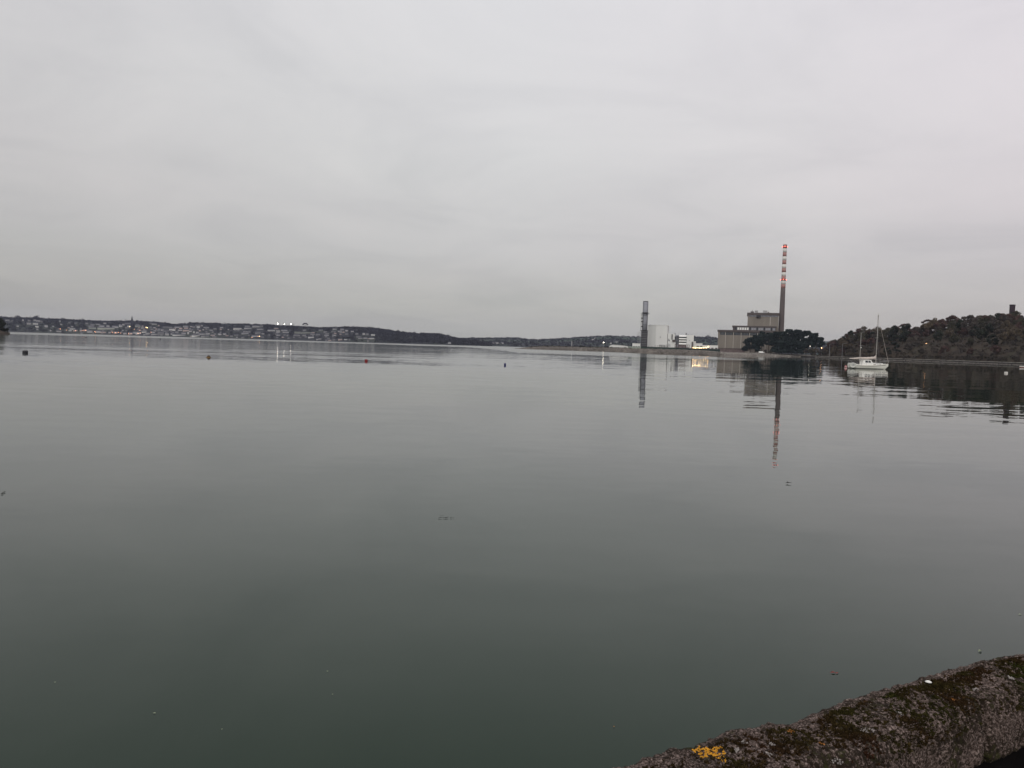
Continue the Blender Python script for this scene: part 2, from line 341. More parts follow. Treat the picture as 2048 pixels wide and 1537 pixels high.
town = Strip([(-420, 3300, 4100, 628), (0, 3300, 4100, 637), (25, 3300, 4100, 637), (63, 3300, 4100, 636.7), (89, 3300, 4100, 638.5), (140, 3300, 4050, 640.5), (178, 3250, 4000, 642), (198, 3250, 4000, 644),
              (260, 3200, 3900, 645), (291, 3150, 3900, 646.3), (329, 3100, 3850, 648), (352, 3100, 3850, 650), (390, 3050, 3800, 648), (418, 3000, 3800, 649.5), (456, 3000, 3750, 651), (500, 2950, 3700, 650.5), (522, 2900, 3700, 650),
              (556, 2900, 3600, 651.5), (588, 2850, 3600, 653.3), (607, 2850, 3600, 654.6), (639, 2800, 3500, 657), (686, 2750, 3400, 656.5), (740, 2700, 3300, 660), (767, 2700, 3200, 662.5), (801, 2650, 3100, 666), (839, 2650, 3050, 669.5),
              (875, 2600, 3000, 669), (898, 2600, 2950, 674), (918, 2600, 2900, 677.5), (950, 2600, 2850, 683), (985, 2600, 2800, 688)], 0.8, 14, 0.004, drop=FT)
far = Strip([(840, 3000, 5200, 676), (918, 2900, 5200, 677.0), (980, 2800, 5000, 676.3), (1036, 2800, 5000, 676), (1055, 2800, 4800, 679), (1074, 2700, 4800, 679.4), (1125, 2700, 4800, 677.2), (1176, 2600, 4600, 674.2), (1220, 2600, 4500, 672.5), (1256, 2600, 4400, 674), (1300, 2600, 4400, 676),
             (1360, 2600, 4400, 675), (1398, 2600, 4400, 675.5), (1431, 2600, 4400, 676.7), (1500, 2600, 4400, 680), (1600, 2600, 4400, 684), (1645, 2600, 4400, 684.5), (1720, 2600, 4400, 686), (2300, 2600, 4400, 700)], 0.9, 10, 0.002, drop=FT)
field_m = ground_mat('far_field_ground', [(0.036, 0.038, 0.042), (0.045, 0.052, 0.046), (0.05, 0.078, 0.055), (0.04, 0.042, 0.045)], 0.0035, [0.25, 0.42, 0.55, 0.75])
town.build('town_hill', hill_m, 300, TS); far.build('distant_hills', field_m, 260, TS)
# the low point with the power station
bank_m = ground_mat('shore_rock_ground', [(0.07, 0.06, 0.05), (0.13, 0.115, 0.10), (0.2, 0.18, 0.155), (0.09, 0.08, 0.06)], 0.3, [0.2, 0.45, 0.65, 0.85])
HL = [(1030, 905), (1036, 880), (1100, 850), (1200, 800), (1300, 780), (1385, 770), (1432, 800), (1445, 900), (1500, 990), (1600, 1020), (1660, 1000), (1740, 960)]
HA = [(az(x, hor(x)), d) for x, d in HL]
def head_z(a, off):
    px = CX + F * math.tan(a)
    top = interp(px, [(1036, 0.4), (1060, 2.2), (1090, 3.4), (1200, 3.9), (1400, 4.3), (1445, 3.2), (1560, 3.4), (1660, 3.0), (1740, 3.0)])
    if off < 0: return -1.5
    wd = interp(px, [(1400, 11), (1450, 30), (1600, 28), (1660, 6)])
    return min(1, off / wd) ** 0.7 * top + (nz(a * 900, off * 0.2) * 0.45 if 0 < off < wd * 1.2 else 0)
A = np.linspace(HA[0][0], HA[-1][0], 420); OFF = [-8, 0, 1, 2.5, 4, 6, 8, 10, 13, 17, 22, 28, 36, 60, 140, 300, 480]
V = []; 
for a in A:
    d0 = interp(a, HA) + 4 * nz(a * 120, 3.3)
    for o_ in OFF:
        px = CX + F * math.tan(a); tip = min(1, max(0.06, (px - 1028) / 60))
        d = d0 + o_ * (tip if o_ > 0 else 1); V.append((d * math.sin(a), d * math.cos(a), head_z(a, o_)))
k = len(OFF); T = np.array([(i * k + j, (i + 1) * k + j, (i + 1) * k + j + 1, i * k + j + 1) for i in range(len(A) - 1) for j in range(k - 1)])
tag(link(mesh_np('headland', np.array(V), T, bank_m, smooth=False), 'headland'), kind='structure')
# right hill
wood_floor = ground_mat('wood_floor', [(0.05, 0.042, 0.035), (0.07, 0.055, 0.042), (0.06, 0.055, 0.04), (0.085, 0.05, 0.04)], 0.1, [0.2, 0.45, 0.65, 0.85])
RT = 10.3
rh = Strip([(1622, 985, 1030, 706), (1645, 965, 1020, 697), (1656, 955, 1010, 686), (1666, 945, 1005, 677), (1692, 925, 1000, 667.5), (1720, 905, 990, 660), (1751, 885, 980, 656.5), (1787, 865, 970, 655), (1809, 850, 965, 652), (1831, 838, 960, 654), (1855, 822, 950, 649),
            (1875, 810, 945, 643.5), (1939, 770, 930, 637), (1979, 745, 920, 636), (2008, 725, 910, 633), (2048, 700, 900, 632.5), (2160, 640, 880, 630), (2330, 560, 860, 634)], 0.75, 5, 0.02, drop=RT, base=1.9)
rh.build('wooded_hill', wood_floor, 160, TS)
# left point
lp = Strip([(-420, 500, 600, 640), (-120, 700, 790, 650), (-20, 770, 830, 656), (6, 795, 830, 662), (16, 810, 830, 664.6), (20, 818, 830, 666.0)], 0.8, 1, 0.05, drop=0, base=0.7)
lp.build('left_point', wood_floor, 60, TS)
# ------------------------------------------------------------ trees
def tree_meshes(kind, seed, h=14.0, spread=5.0, lobes=16, per=105, size=0.47, trunk_h=0.35, flat=0.8, kindm='bare_grey', top=1.0, bias=(0, 0)):
    r = np.random.default_rng(seed)
    cs = []; rs = []
    for i in range(lobes):
        u = r.random(); ang = r.random() * 6.28; zz = h * (trunk_h + (1 - trunk_h) * (0.12 + 0.78 * u))
        prof = math.sin(math.pi * min(1, (u * 0.75 + 0.28) ** top)) ** 0.7
        rad = spread * prof * (0.45 + 0.5 * r.random())
        cs.append((rad * math.cos(ang) + bias[0] * u, rad * math.sin(ang) + bias[1] * u, zz)); rs.append(spread * (0.2 + 0.26 * r.random()))
    cs = np.array(cs); rs = np.array(rs)
    V, T, tn = leaves(cs, rs, per, size, flat, seed)
    crown = mesh_np('crown', V, T, M[kindm], tn)
    b = MB(); p = Vector((0, 0, -1.0)); top_ = Vector((bias[0] * .3 + 0.3, bias[1] * .3, h * (trunk_h + 0.25)))
    b.tube(p, (0.1, 0, h * trunk_h), 0.32, 0.22, 7); b.tube((0.1, 0, h * trunk_h), top_, 0.22, 0.1, 6)
    for c in cs[:8]:
        s0 = Vector((0.1, 0, h * trunk_h * (0.75 + 0.3 * r.random()))); b.tube(s0, c, 0.12, 0.03, 5, cap=False)
    me = bpy.data.meshes.new('trunk'); me.from_pydata(b.v, [], b.f); me.materials.append(M['bark']); me.update()
    return crown, me
TREES = {}
for kd, n in (('bare_grey', 4), ('bare_red', 3), ('ochre', 2), ('dark_green', 3), ('olive', 3)):
    for i in range(n):
        TREES[(kd, i)] = tree_meshes('t', 100 + i * 7 + hash(kd) % 1 + len(kd), h=12 + 2.5 * random.random(), spread=4.6 + 1.4 * random.random(), lobes=17, kindm=kd, trunk_h=0.22 if kd == 'dark_green' else 0.3)
NTREE = {'bare_grey': 4, 'bare_red': 3, 'ochre': 2, 'dark_green': 3, 'olive': 3}
ALL = []       # (object, label stem, px) for the unique labels pass
def put_tree(name, key, p, s, rz, stem, group, sz=None):
    e = empty(name, p, rz, stem, 'tree', group); e.scale = (s, s, sz or s)
    link(TREES[key][1], 'trunk', e); link(TREES[key][0], 'crown', e)
    ALL.append((e, stem, proj(p)[0])); return e
LOOK = {'bare_grey': 'grey brown bare tree', 'bare_red': 'reddish brown tree', 'ochre': 'ochre brown tree', 'dark_green': 'dark green bushy tree', 'olive': 'dull olive tree'}
def hillzone(px):
    if px < 1690: return 'at the hill\'s left end'
    if px < 1735: return 'above the yacht mizzen mast'
    if px < 1775: return 'behind the yacht main mast'
    if px < 1815: return 'just right of the yacht'
    if px < 1860: return 'under the flat topped tree'
    if px < 1910: return 'between flat topped tree and chimney'
    if px < 1960: return 'well left of the brick chimney'
    if px < 2005: return 'just left of the brick chimney'
    return 'below the brick chimney'
rows = 9; cnt = 0
_la, _lt = rh.find(1852.6, 687.5)
for j in range(rows):
    t = 0.04 + 0.96 * (j / (rows - 1)) ** 0.9
    a = rh.p[0][0] + 0.004
    while a < az(2085, 700):
        d = rh.dist(a, t); step = (8.6 + 3.0 * random.random()) / d
        aa = a + random.uniform(-.2, .2) * step; tt = min(1.0, max(0.02, t + random.uniform(-.05, .05)))
        p = rh.pt(aa, tt); pxx = proj(p)[0]
        H = interp(aa, rh.H)
        if abs(pxx - 1852.6) < 9 and _lt - .34 < tt < _lt + .03: a += step; continue
        sc = 0.55 + 0.5 * min(1, H / 30) if H < 30 else 1.0
        if j == 0: sc *= 0.8
        sc *= random.uniform(0.75, 1.12) * (1 if j < rows - 1 else random.uniform(0.78, 0.95))
        g = nz(pxx * 0.017, j * 0.55, 5.0) + random.uniform(-.18, .18)
        kd = 'dark_green' if g < -0.27 else 'olive' if g < -0.10 else 'bare_grey' if g < 0.15 else 'bare_red' if g < 0.36 else 'ochre'
        if j >= 6 and random.random() < .4: kd = 'bare_red'
        row = ('by the sea wall', 'low on the hill', 'low on the hill', 'halfway uphill', 'halfway uphill', 'halfway uphill', 'high on the hill', 'high on the hill', 'on the skyline')[j]
        nm = {'dark_green': 'evergreen_tree'}.get(kd, 'bare_tree' if kd.startswith('bare') else 'woodland_tree')
        put_tree(nm, (kd, random.randrange(NTREE[kd])), p - Vector((0, 0, 0.3)), sc, random.random() * 6.28, f"{LOOK[kd]} {row} {hillzone(pxx)}".replace('at the shore on', 'by the sea wall'), 'trees of the wooded hill'); cnt += 1
        a += step
# the flat topped tree breaking the skyline and two neighbours
def umbrella_tree(px, py_base, py_top, d, wpx, stem, kindm, seed, group=None):
    b0 = at(px, py_base, d); hh = at(px, py_top, d).z - b0.z; wd = (at(px + wpx / 2, py_top, d) - at(px - wpx / 2, py_top, d)).length
    e = empty('flat_topped_tree', b0, -az(px, py_base), stem, 'tree', group)
    r = np.random.default_rng(seed); n = 34
    u = r.random(n) * 2 - 1; cs = np.stack([u * wd * 0.45, (r.random(n) - .5) * wd * 0.5, hh * (0.93 - 0.30 * np.abs(u) ** 2 - 0.06 * r.random(n))], 1)
    V, T, tn = leaves(cs, np.full(n, wd * (0.15 if kindm == 'farwood' else .1)), 90, wd * 0.04, 0.6, seed)
    link(mesh_np('crown', V, T, M[kindm], tn), 'crown', e)
    b = MB(); b.tube((0, 0, -2), (0.04 * wd, 0, hh * 0.45), wd * 0.025, wd * 0.018, 6)
    for i in range(7):
        b.tube((0.04 * wd, 0, hh * (0.3 + 0.15 * r.random())), cs[i * 3], wd * 0.012, wd * 0.005, 5, cap=False)
    b.build('trunk', M['bark'], e); return e
umbrella_tree(1855, 656, 639.5, 948, 25, 'wide flat topped bare tree breaking the hill skyline right of the yacht', 'bare_red', 5)
umbrella_tree(1809, 663, 648, 962, 22, 'low domed reddish tree on the skyline between the yacht and the flat topped tree', 'bare_red', 8)
umbrella_tree(1962, 645, 631.5, 915, 20, 'pale wispy domed tree on the skyline left of the brick chimney', 'bare_grey', 11)
# undergrowth on the right hill
def scatter_stuff(name, strip, n, a0, a1, tr, rad, per, size, m, zoff, seed, flat=0.8, keep=None):
    r = np.random.default_rng(seed); cs = []; rs = []
    while len(cs) < n:
        a = a0 + (a1 - a0) * r.random(); t = tr[0] + (tr[1] - tr[0]) * r.random(); p = strip.pt(a, t)
        rr = rad * (0.6 + 0.8 * r.random())
        if keep and not keep(p, rr): 
            if r.random() < 0.02: n -= 1
            continue
        cs.append((p.x, p.y, p.z + zoff * rr)); rs.append(rr)
    V, T, tn = leaves(np.array(cs), np.array(rs), per, size, flat, seed, 0.4)
    o = link(mesh_np(name, V, T, m, tn), name); return tag(o, kind='stuff')
tag(scatter_stuff('undergrowth', rh, 1000, az(1625, 712), az(2090, 700), (0.01, 0.97), 2.2, 26, 0.6, M['scrub'], 0.2, 31), 'brown scrub filling the gaps between the hillside trees', 'undergrowth')
tag(scatter_stuff('ridge_scrub', rh, 420, az(1640, 700), az(2090, 640), (0.86, 1.0), 2.8, 40, .5, M['scrub'], .6, 35), 'dense scrub under the skyline trees of the wooded hill', 'scrub')
tag(scatter_stuff('shore_scrub', rh, 260, az(1622, 712), az(2090, 700), (0.0, 0.03), 1.3, 30, 0.4, M['scrub'], 0.3, 33), 'low scrub growing just behind the sea wall under the hill', 'scrub')
# left point trees
for px, py, d, s, kd, lab in ((-30, 662, 815, 1.1, 'dark_green', None), (-13, 664, 820, 1.1, 'dark_green', None), (0, 666.5, 822, 1.02, 'dark_green', 'tall dark tree cut by the left edge of the view'), (7, 667.5, 812, .82, 'dark_green', 'dark rounded tree at the far left, second from the edge'), (13, 667.5, 815, 0.36, 'dark_green', 'small bush at the tip of the far left point')):
    p = at(px, py, d); p.z = max(0.4, lp.z(az(px, py), 0.7) if px > -420 else 1) * .4 - 1.6
    e = put_tree('shore_tree', (kd, 1), p, s, px * 1.3, lab or 'dark tree on the point just outside the left edge', 'trees on the far left point')
    ALL.pop()
# ------------------------------------------------------------ pines by the power station
def pine(px, pyb, pyt, d, wpx, lab, seed, lean=0.0, low=0.25, layered=0):
    b0 = at(px, pyb, d); hh = at(px, pyt, d).z - b0.z; wd = (at(px + wpx / 2, pyt, d) - at(px - wpx / 2, pyt, d)).length * 1.22
    e = empty('pine_tree', b0, -az(px, pyb), lab, 'tree', 'dark pines in front of the beige power station')
    r = np.random.default_rng(seed); n = 62; cs = []; rs = []
    for i in range(n):
        u = (i + r.random()) / n; zz = hh * (low + (0.93 - low) * u)
        wr = wd * 0.5 * (1 - 0.42 * u ** 2.6) * (0.75 + 0.25 * math.sin(u * 9 + seed)) * (0.55 + 0.5 * r.random())
        an = r.random() * 6.28 if not layered else (0.25 * r.normal() + (math.pi if (i % 3 == 0) == (layered > 0) else 0))
        cs.append((wr * math.cos(an) + lean * wd * u, wr * math.sin(an) * 0.8, zz)); rs.append(wd * (0.09 + 0.11 * r.random()))
    for k_ in range(4): cs.append((lean * wd + wd * 0.1 * r.normal(), wd * 0.08 * r.normal(), hh * (0.88 + 0.05 * r.random()))); rs.append(wd * 0.12)
    V, T, tn = leaves(np.array(cs), np.array(rs), 150, 0.66, 0.5, seed)
    link(mesh_np('crown', V, T, M['pine'], tn), 'crown', e)
    b = MB(); b.tube((0, 0, -1.5), (lean * wd * .4, 0, hh * 0.5), 0.5, 0.35, 8); b.tube((lean * wd * .4, 0, hh * 0.5), (lean * wd, 0, hh * 0.92), 0.35, 0.1, 8)
    for c in cs[:14]: b.tube((lean * wd * .4 * c[2] / hh * 2, 0, max(1, c[2] - 1.5)), c, 0.13, 0.05, 5, cap=False)
    b.build('trunk', M['bark'], e); return e
for a_ in ((1500, 705, 675, 1030, 26, 'low pine with branches to the ground, leftmost of the pine group', 1, .12, .12, -1), (1510, 705, 669, 1034, 24, 'second pine from the left, its crown sloping down leftwards', 2, .05, .15),
           (1523, 705, 661.5, 1038, 17, 'slim pine rising in front of the second tier windows', 3, 0, .3), (1537, 705, 664, 1042, 20, 'pine with a gap of pale trunks below it', 4, 0, .35),
           (1552, 706, 662, 1036, 20, 'pine under the right corner of the boiler house', 5, 0, .2), (1564, 706, 661.5, 1030, 20, 'pine in front of the foot of the striped chimney', 6, 0, .2),
           (1577, 706, 656.5, 1040, 22, 'tallest pine, just right of the striped chimney', 7, 0, .3), (1594, 707, 657.5, 1040, 22, 'round headed pine second from the tallest one to the right', 8, 0, .42),
           (1612, 707, 660, 1036, 26, 'broad pine near the right end of the pine group', 9, 0, .42), (1624, 707, 664.5, 1034, 20, 'open branched pine beside the rightmost pine', 10, .1, .4, 1), (1630, 707, 674, 1032, 25, 'rightmost pine with flat branches reaching to the right', 11, .18, .4, 1),
           (1558, 706, 682, 1022, 26, 'low dark pine filling the front of the group under the chimney', 12, 0, .05), (1583, 707, 682, 1024, 28, 'low dark pine at the front, right of the chimney', 13, 0, .05), (1604, 707, 684, 1024, 24, 'low dark pine at the front below the broad pine', 14, 0, .05)):
    pine(*a_)
# bare shrubs right of the pines
bushes = []
for i, (px, w_) in enumerate(((1612, 12), (1622, 13), (1631, 14), (1641, 13), (1649, 11), (1657, 12), (1663, 10), (1552, 9), (1531, 8), (1541, 8))):
    p = at(px, hor(px) + 1, 1012 if px > 1600 else 1028); p.z = 3.0
    s = w_ / 18
    put_tree('bare_shrub', (('bare_grey', 'olive', 'ochre', 'bare_grey')[i % 4], i % 2), p - Vector((0, 0, 0.8)), s, i, 'brown bare shrub %s' % ('at the foot of the pines' if px < 1600 else 'on the shore between the pines and the wooded hill'), 'bare shrubs by the pines')
# ------------------------------------------------------------ power station
G = 3.4
def fr(px, d, z0=G): return frame(px, hor(px), d, z0)
# main beige station
b, rz, X, Z = fr(1495, 1075)
ps = empty('power_station', b, rz, 'stepped beige concrete power station hall with dark roof edges beside the striped chimney', 'power station')
def stack_box(parent, name, m, x0, x1, yt, yb, xr, y0, depth, sub=True, fn=(X, Z)):
    mb = MB(); mb.box(fn[0](x0, yb), fn[0](x1, yb), y0, y0 + depth, fn[1](xr, yb), fn[1](xr, yt)); return mb.build(name, m, parent)
xl, xr_, ym = 1435, 1556, 678
zb, zt = -3, Z(1434, 663.4); zr = Z(1434, 659.8)
L0, L1 = X(1435.3, 685), X(1556, 685)
mb = MB(); mb.box(L0, L1, 0, 60, zb, Z(1434, 670)); mb.box(L0, L1, 0.9, 59, Z(1434, 670), Z(1434, 663.4)); wl = mb.build('turbine_hall', M['beige'], ps)
mb = MB(); mb.box(L0 - .9, L1 + .5, -0.9, 61, Z(1434, 663.4), zr); mb.build('roof', M['fascia'], ps)
ribs = [1450.8, 1466.6, 1481.9, 1499, 1515, 1531, 1547]
zw0, zw1 = Z(1450, 670.2), Z(1450, 664.9)
prev = 1439.5
for i, x in enumerate(ribs + [1555.5]):
    mb = MB(); mb.box(X(prev, 668) + .5, X(x, 668) - .5, 0.55, 0.95, zw0, zw1)
    n = 5; g0, g1 = X(prev, 668) + .5, X(x, 668) - .5
    wo_ = mb.build('window', M['glass'], ps); prev = x
    mb = MB()
    for q in range(1, n): mb.box(g0 + (g1 - g0) * q / n - .09, g0 + (g1 - g0) * q / n + .09, 0.35, 0.54, zw0, zw1)
    mb.build('mullion', M['steel'], wo_)
for x in ribs:
    mb = MB(); mb.box(X(x, 680) - .28, X(x, 680) + .28, -0.4, -0.003, 0, zw1); mb.build('pilaster', M['beige_light'], ps)
# second tier
T0, T1 = X(1465.3, 655), X(1552.6, 655); z0_, z1_ = zr, Z(1465, 650.8)
mb = MB(); mb.box(T0, T1, 14, 56, z0_ - .5, z1_ - 1.9); mb.build('upper_hall', M['fascia'], ps)
mb = MB(); mb.box(T0 - .9, T1 + .9, 13, 57, z1_ - 1.9, z1_); mb.build('roof', M['fascia'], ps)
n = 17
for i in range(n):
    g0 = T0 + 2.6 + (T1 - T0 - 3.5) * i / n; g1 = T0 + 2.6 + (T1 - T0 - 3.5) * (i + 1) / n
    mb = MB(); mb.box(g0 + .45, g1 - .45, 13.7, 13.99, z0_ + .8, z1_ - 2.3)
    mb.build('window', M['white_panel'] if i in (1, 2, 3, 4, 5) else M['steel'] if i % 3 else M['glass'], ps)
    mb = MB(); mb.box(g1 - .2, g1 + .2, 13.4, 13.97, z0_, z1_ - 1.9); mb.build('mullion', M['beige_light'] if i in (10, 13) else M['lattice'], ps)
# boiler house
B0, B1 = X(1495.2, 640), X(1558.8, 640); zt3 = Z(1495, 623.7)
mb = MB(); mb.box(B0, B1, 26, 70, z0_ - 1, zt3 - 3.2); mb.build('boiler_house', M['beige'], ps)
mb = MB(); mb.box(B1 - 4, B1, 25.7, 45, -3, z0_ + 8); mb.build('corner_pier', M['beige'], ps)
mb = MB(); mb.box(B0 - 1, B1 + .6, 25, 71, zt3 - 3.2, zt3); mb.build('roof', M['fascia'], ps)
mb = MB(); mb.box(B0 + 1.5, B1 - 1, 25.75, 25.99, zt3 - 5.4, zt3 - 3.2); vb = mb.build('vent_band', M['steel'], ps)
mb = MB()
for i in range(22): xx = B0 + 2 + (B1 - B0 - 4) * i / 21; mb.box(xx - .35, xx + .35, 25.5, 25.72, zt3 - 5.2, zt3 - 3.6)
mb.build('vent', M['dark'], vb)
mb = MB(); mb.box(X(1513, 630), X(1522.5, 630), 22.5, 25.7, zt3 - 6.2, zt3 - 5.6); mb.box(X(1513.5, 630), X(1522, 630), 24.5, 25.6, zt3 - 5.6, zt3 - 3.3); mb.build('balcony', M['dark'], ps)
for x0, x1, yt in ((1501.5, 1508, 621), (1510.5, 1516.2, 620.3), (1527.6, 1535.2, 620), (1536.5, 1539.7, 622)):
    mb = MB(); q0, q1 = X(x0, 622), X(x1, 622); hz = Z(x0, yt) 
    hz = zt3 + max(1.2, hz - Z(x0, 623.9)) 
    if x0 in (1510.5, 1527.6):
        for k_ in range(5): xx = q0 + (q1 - q0) * k_ / 4; mb.box(xx - .15, xx + .15, 30, 30.4, zt3, hz); mb.box(xx - .15, xx + .15, 34, 34.4, zt3, hz)
        mb.box(q0 - .2, q1 + .2, 29.8, 34.6, hz, hz + .5); mb.box(q0, q1, 30.1, 30.3, zt3 + 1, zt3 + 1.3)
    else: mb.box(q0, q1, 30, 36, zt3, hz); mb.box((q0 + q1) / 2 - .1, (q0 + q1) / 2 + .1, 32, 32.3, hz, hz + 2)
    mb.build('roof_plant', M['fascia'], ps)
mb = MB(); mb.tube((X(1505.3, 622), 33, zt3), (X(1505.3, 622), 33, zt3 + 4), .12); mb.build('antenna', M['dark'], ps)
mb = MB(); mb.box(X(1541.7, 640) - .4, X(1541.7, 640) + .4, 25.6, 25.98, Z(1540, 650), zt3 - 5.4); mb.build('downpipe', M['beige_light'], ps)
# yard wall and low link buildings in front
b, rz, X, Z = fr(1470, 1050)
lb = empty('yard_building', b, rz, 'low dark red brown building along the foot of the beige power station', 'building')
mb = MB(); mb.box(X(1433, 699), X(1490, 699), 0, 8, -2, Z(1460, 697.6)); mb.build('wall', M['brownsteel'], lb)
mb = MB(); mb.box(X(1432, 699), X(1491, 699), -.5, 8.5, Z(1460, 697.6), Z(1460, 696.9)); mb.build('roof', M['fascia'], lb)
b, rz, X, Z = fr(1523, 1012, 3.0)
e = empty('white_van', b, rz, 'long white vehicle parked under the pines near the beach', 'van')
mb = MB(); mb.rings([[(x, y, .5) for x, y in ((-3.4, -1), (3.2, -1), (3.2, 1), (-3.4, 1))], [(x, y, 1.3) for x, y in ((-3.4, -1), (3.3, -1), (3.3, 1), (-3.4, 1))], [(x, y, 2.5) for x, y in ((-3.3, -.9), (1.9, -.9), (1.9, .9), (-3.3, .9))]]); mb.build('body', M['white_panel'], e)
for sx in (-2.2, 2.1): mb = MB(); mb.tube((sx, -1.03, .4), (sx, -.7, .4), .4, n=14); mb.tube((sx, .7, .4), (sx, 1.03, .4), .4, n=14); mb.build('wheel', M['dark'], e)
mb = MB(); mb.add([(1.5, -.99, 1.45), (2.9, -1.012, 1.35), (2.1, -.95, 2.2), (1.5, -.94, 2.3)], [(0, 1, 2, 3)]); mb.build('window', M['glass'], e)
# striped chimney
b, rz, X, Z = fr(1560, 1120)
ch = empty('striped_chimney', b, rz, 'very tall chimney with red and white bands above a bare concrete shaft', 'chimney')
ztop = Z(1569.7, 489.6); rt = (at(1573.4, 495, 1120) - at(1566.0, 495, 1120)).length / 2; rb = (at(1570.3, 660, 1120) - at(1557.6, 660, 1120)).length / 2
zs = Z(1564.8, 577)
cx0 = X(1560.3, 712) * 0; 
def rad_(z): 
    u = z / ztop; return rb + (rt * 0.98 - rb) * u ** 0.95
mb = MB(); mb.lathe([(rad_(z), z) for z in np.linspace(-3, zs, 12)], 32); mb.build('shaft', M['chimney'], ch, True)
bh = (ztop - zs) / 11
for i in range(11):
    z0 = zs + bh * i; z1 = z0 + bh; mb = MB(); o_ = 0.0
    mb.lathe([(rad_(z0) + .02, z0 + .003), (rad_(z1) + .02, z1 - .003)] if i < 10 else [(rad_(z0) + .02, z0), (rad_(z1) + .25, z1 - 1), (rad_(z1) + .25, z1)], 32)
    mb.build('painted_band', M['red' if i % 2 == 0 else 'whiteband'], ch, True)
for zz in (ztop - 3.0, zs + bh * 2.15):
    mb = MB(); mb.lathe([(rad_(zz) + 1.0, zz - .9), (rad_(zz) + 1.0, zz - .75)], 32); mb.build('platform', M['dark'], ch)
    for an in (math.pi, -math.pi / 2, 0, math.pi / 2, ):
        mb = MB(); rr = rad_(zz) + .75; mb.lathe([(0.02, -.55), (.4, -.4), (.45, 0), (.4, .4), (.02, .55)], 10, (rr * math.cos(an), rr * math.sin(an), zz)); mb.build('warning_light', M['redlight'], ch)
# white generating unit with its dark stack
b, rz, X, Z = fr(1289, 850)
st = empty('exhaust_stack', b, rz, 'grey steel exhaust stack on a dark ribbed lower casing left of the white building', 'chimney')
def zz(y, x=1290): return Z(x, y)
def xx_(x, y): return X(x, y)
sc_ = xx_(1291.5, 615) * 0
cx = (xx_(1281.8, 690) + xx_(1294.3, 690)) / 2
wl_ = (xx_(1295, 680) - xx_(1282, 680)) / 2
mb = MB(); mb.box(cx - wl_, cx + wl_, -wl_, wl_, -3, zz(662.5)); mb.build('lower_casing', M['dark'], st)
for i in range(11):
    z_ = -0 + (zz(662.5)) * (i + .5) / 11; mb = MB(); mb.box(cx - wl_ - .15, cx + wl_ + .15, -wl_ - .15, wl_ + .15, z_, z_ + .22); mb.build('rib', M['lattice'] if i in (6, 8) else M['steel'], st)
mb = MB(); mb.box(cx - wl_ - 1.2, cx + wl_ + .4, -wl_ - 1, wl_ + 1, zz(662.4), zz(661.4)); mb.build('platform', M['dark'], st)
r1 = (xx_(1296.3, 615) - xx_(1286.8, 615)) / 2
mb = MB(); mb.lathe([(r1 * .93, zz(661.4)), (r1 * .95, zz(640)), (r1, zz(625)), (r1, zz(603.8))], 24, (cx + .1, 0, 0)); mb.build('flue', M['steel'], st, True)
mb = MB(); mb.lathe([(r1 + .12, zz(603.9)), (r1 + .12, zz(602.9))], 24, (cx + .1, 0, 0)); mb.build('rim', M['dark'], st)
for an in (0.0, math.pi): 
    mb = MB(); mb.box(cx + .1 + math.cos(an) * r1 - .25, cx + .1 + math.cos(an) * r1 + .25, -.7, .0, zz(661), zz(603.4)); mb.build('edge_frame', M['dark'], st)
for y in (609, 615, 620, 632, 650): 
    mb = MB(); mb.lathe([(r1 + .1, zz(y) - .12), (r1 + .1, zz(y) + .12)], 24, (cx + .1, 0, 0)); mb.build('hoop', M['dark'] if y > 622 else M['lattice'], st)
mb = MB(); mb.lathe([(r1 + .9, zz(629)), (r1 + .9, zz(625.5))], 20, (cx + .1, 0, 0)); mb.build('silencer_box', M['dark'], st)
mb = MB(); mb.box(cx - r1 - 2.4, cx + r1 + 2.4, -2.5, 2.5, zz(628.2), zz(627.4)); mb.build('upper_platform', M['steel'], st)
mb = MB()
for i in range(18):
    z_ = zz(661) + (zz(629) - zz(661)) * i / 18; z2 = zz(661) + (zz(629) - zz(661)) * (i + 1) / 18
    s_ = 1 if i % 2 else -1; mb.tube((cx - r1 - .6 + s_ * .9, -1.2, z_), (cx - r1 - .6 - s_ * .9, -1.2, z2), .12, n=5)
for dx in (-1.6, .5): mb.tube((cx - r1 + dx, -1.2, zz(661)), (cx - r1 + dx, -1.2, zz(629)), .13, n=5)
for y in (638, 645, 655): mb.box(cx - r1 - 1.8, cx - r1 + 2.2, -1.6, -.5, zz(y), zz(y) + 1.0)
mb.build('ladder_frame', M['dark'], st)
# stair tower
b, rz, X, Z = fr(1278, 855)
e = empty('stair_tower', b, rz, 'pale open steel stair tower just left of the dark stack casing', 'tower')
x0, x1 = X(1275.5, 680), X(1281, 680); mb = MB(); zt_ = Z(1278, 663)
for x in (x0, x1):
    for y in (0, 3): mb.box(x - .1, x + .1, y - .1, y + .1, -2, zt_)
mb.build('frame', M['lattice'], e)
for i in range(9):
    z_ = zt_ * (i + 1) / 9.5; mb = MB(); mb.box(x0 - (1.5 if i > 5 else 0), x1, 0.15, 2.85, z_, z_ + .15); mb.tube((x0, .05, z_ - zt_ / 9.5), (x1, .05, z_), .09, n=5); mb.build('landing', M['lattice'], e)
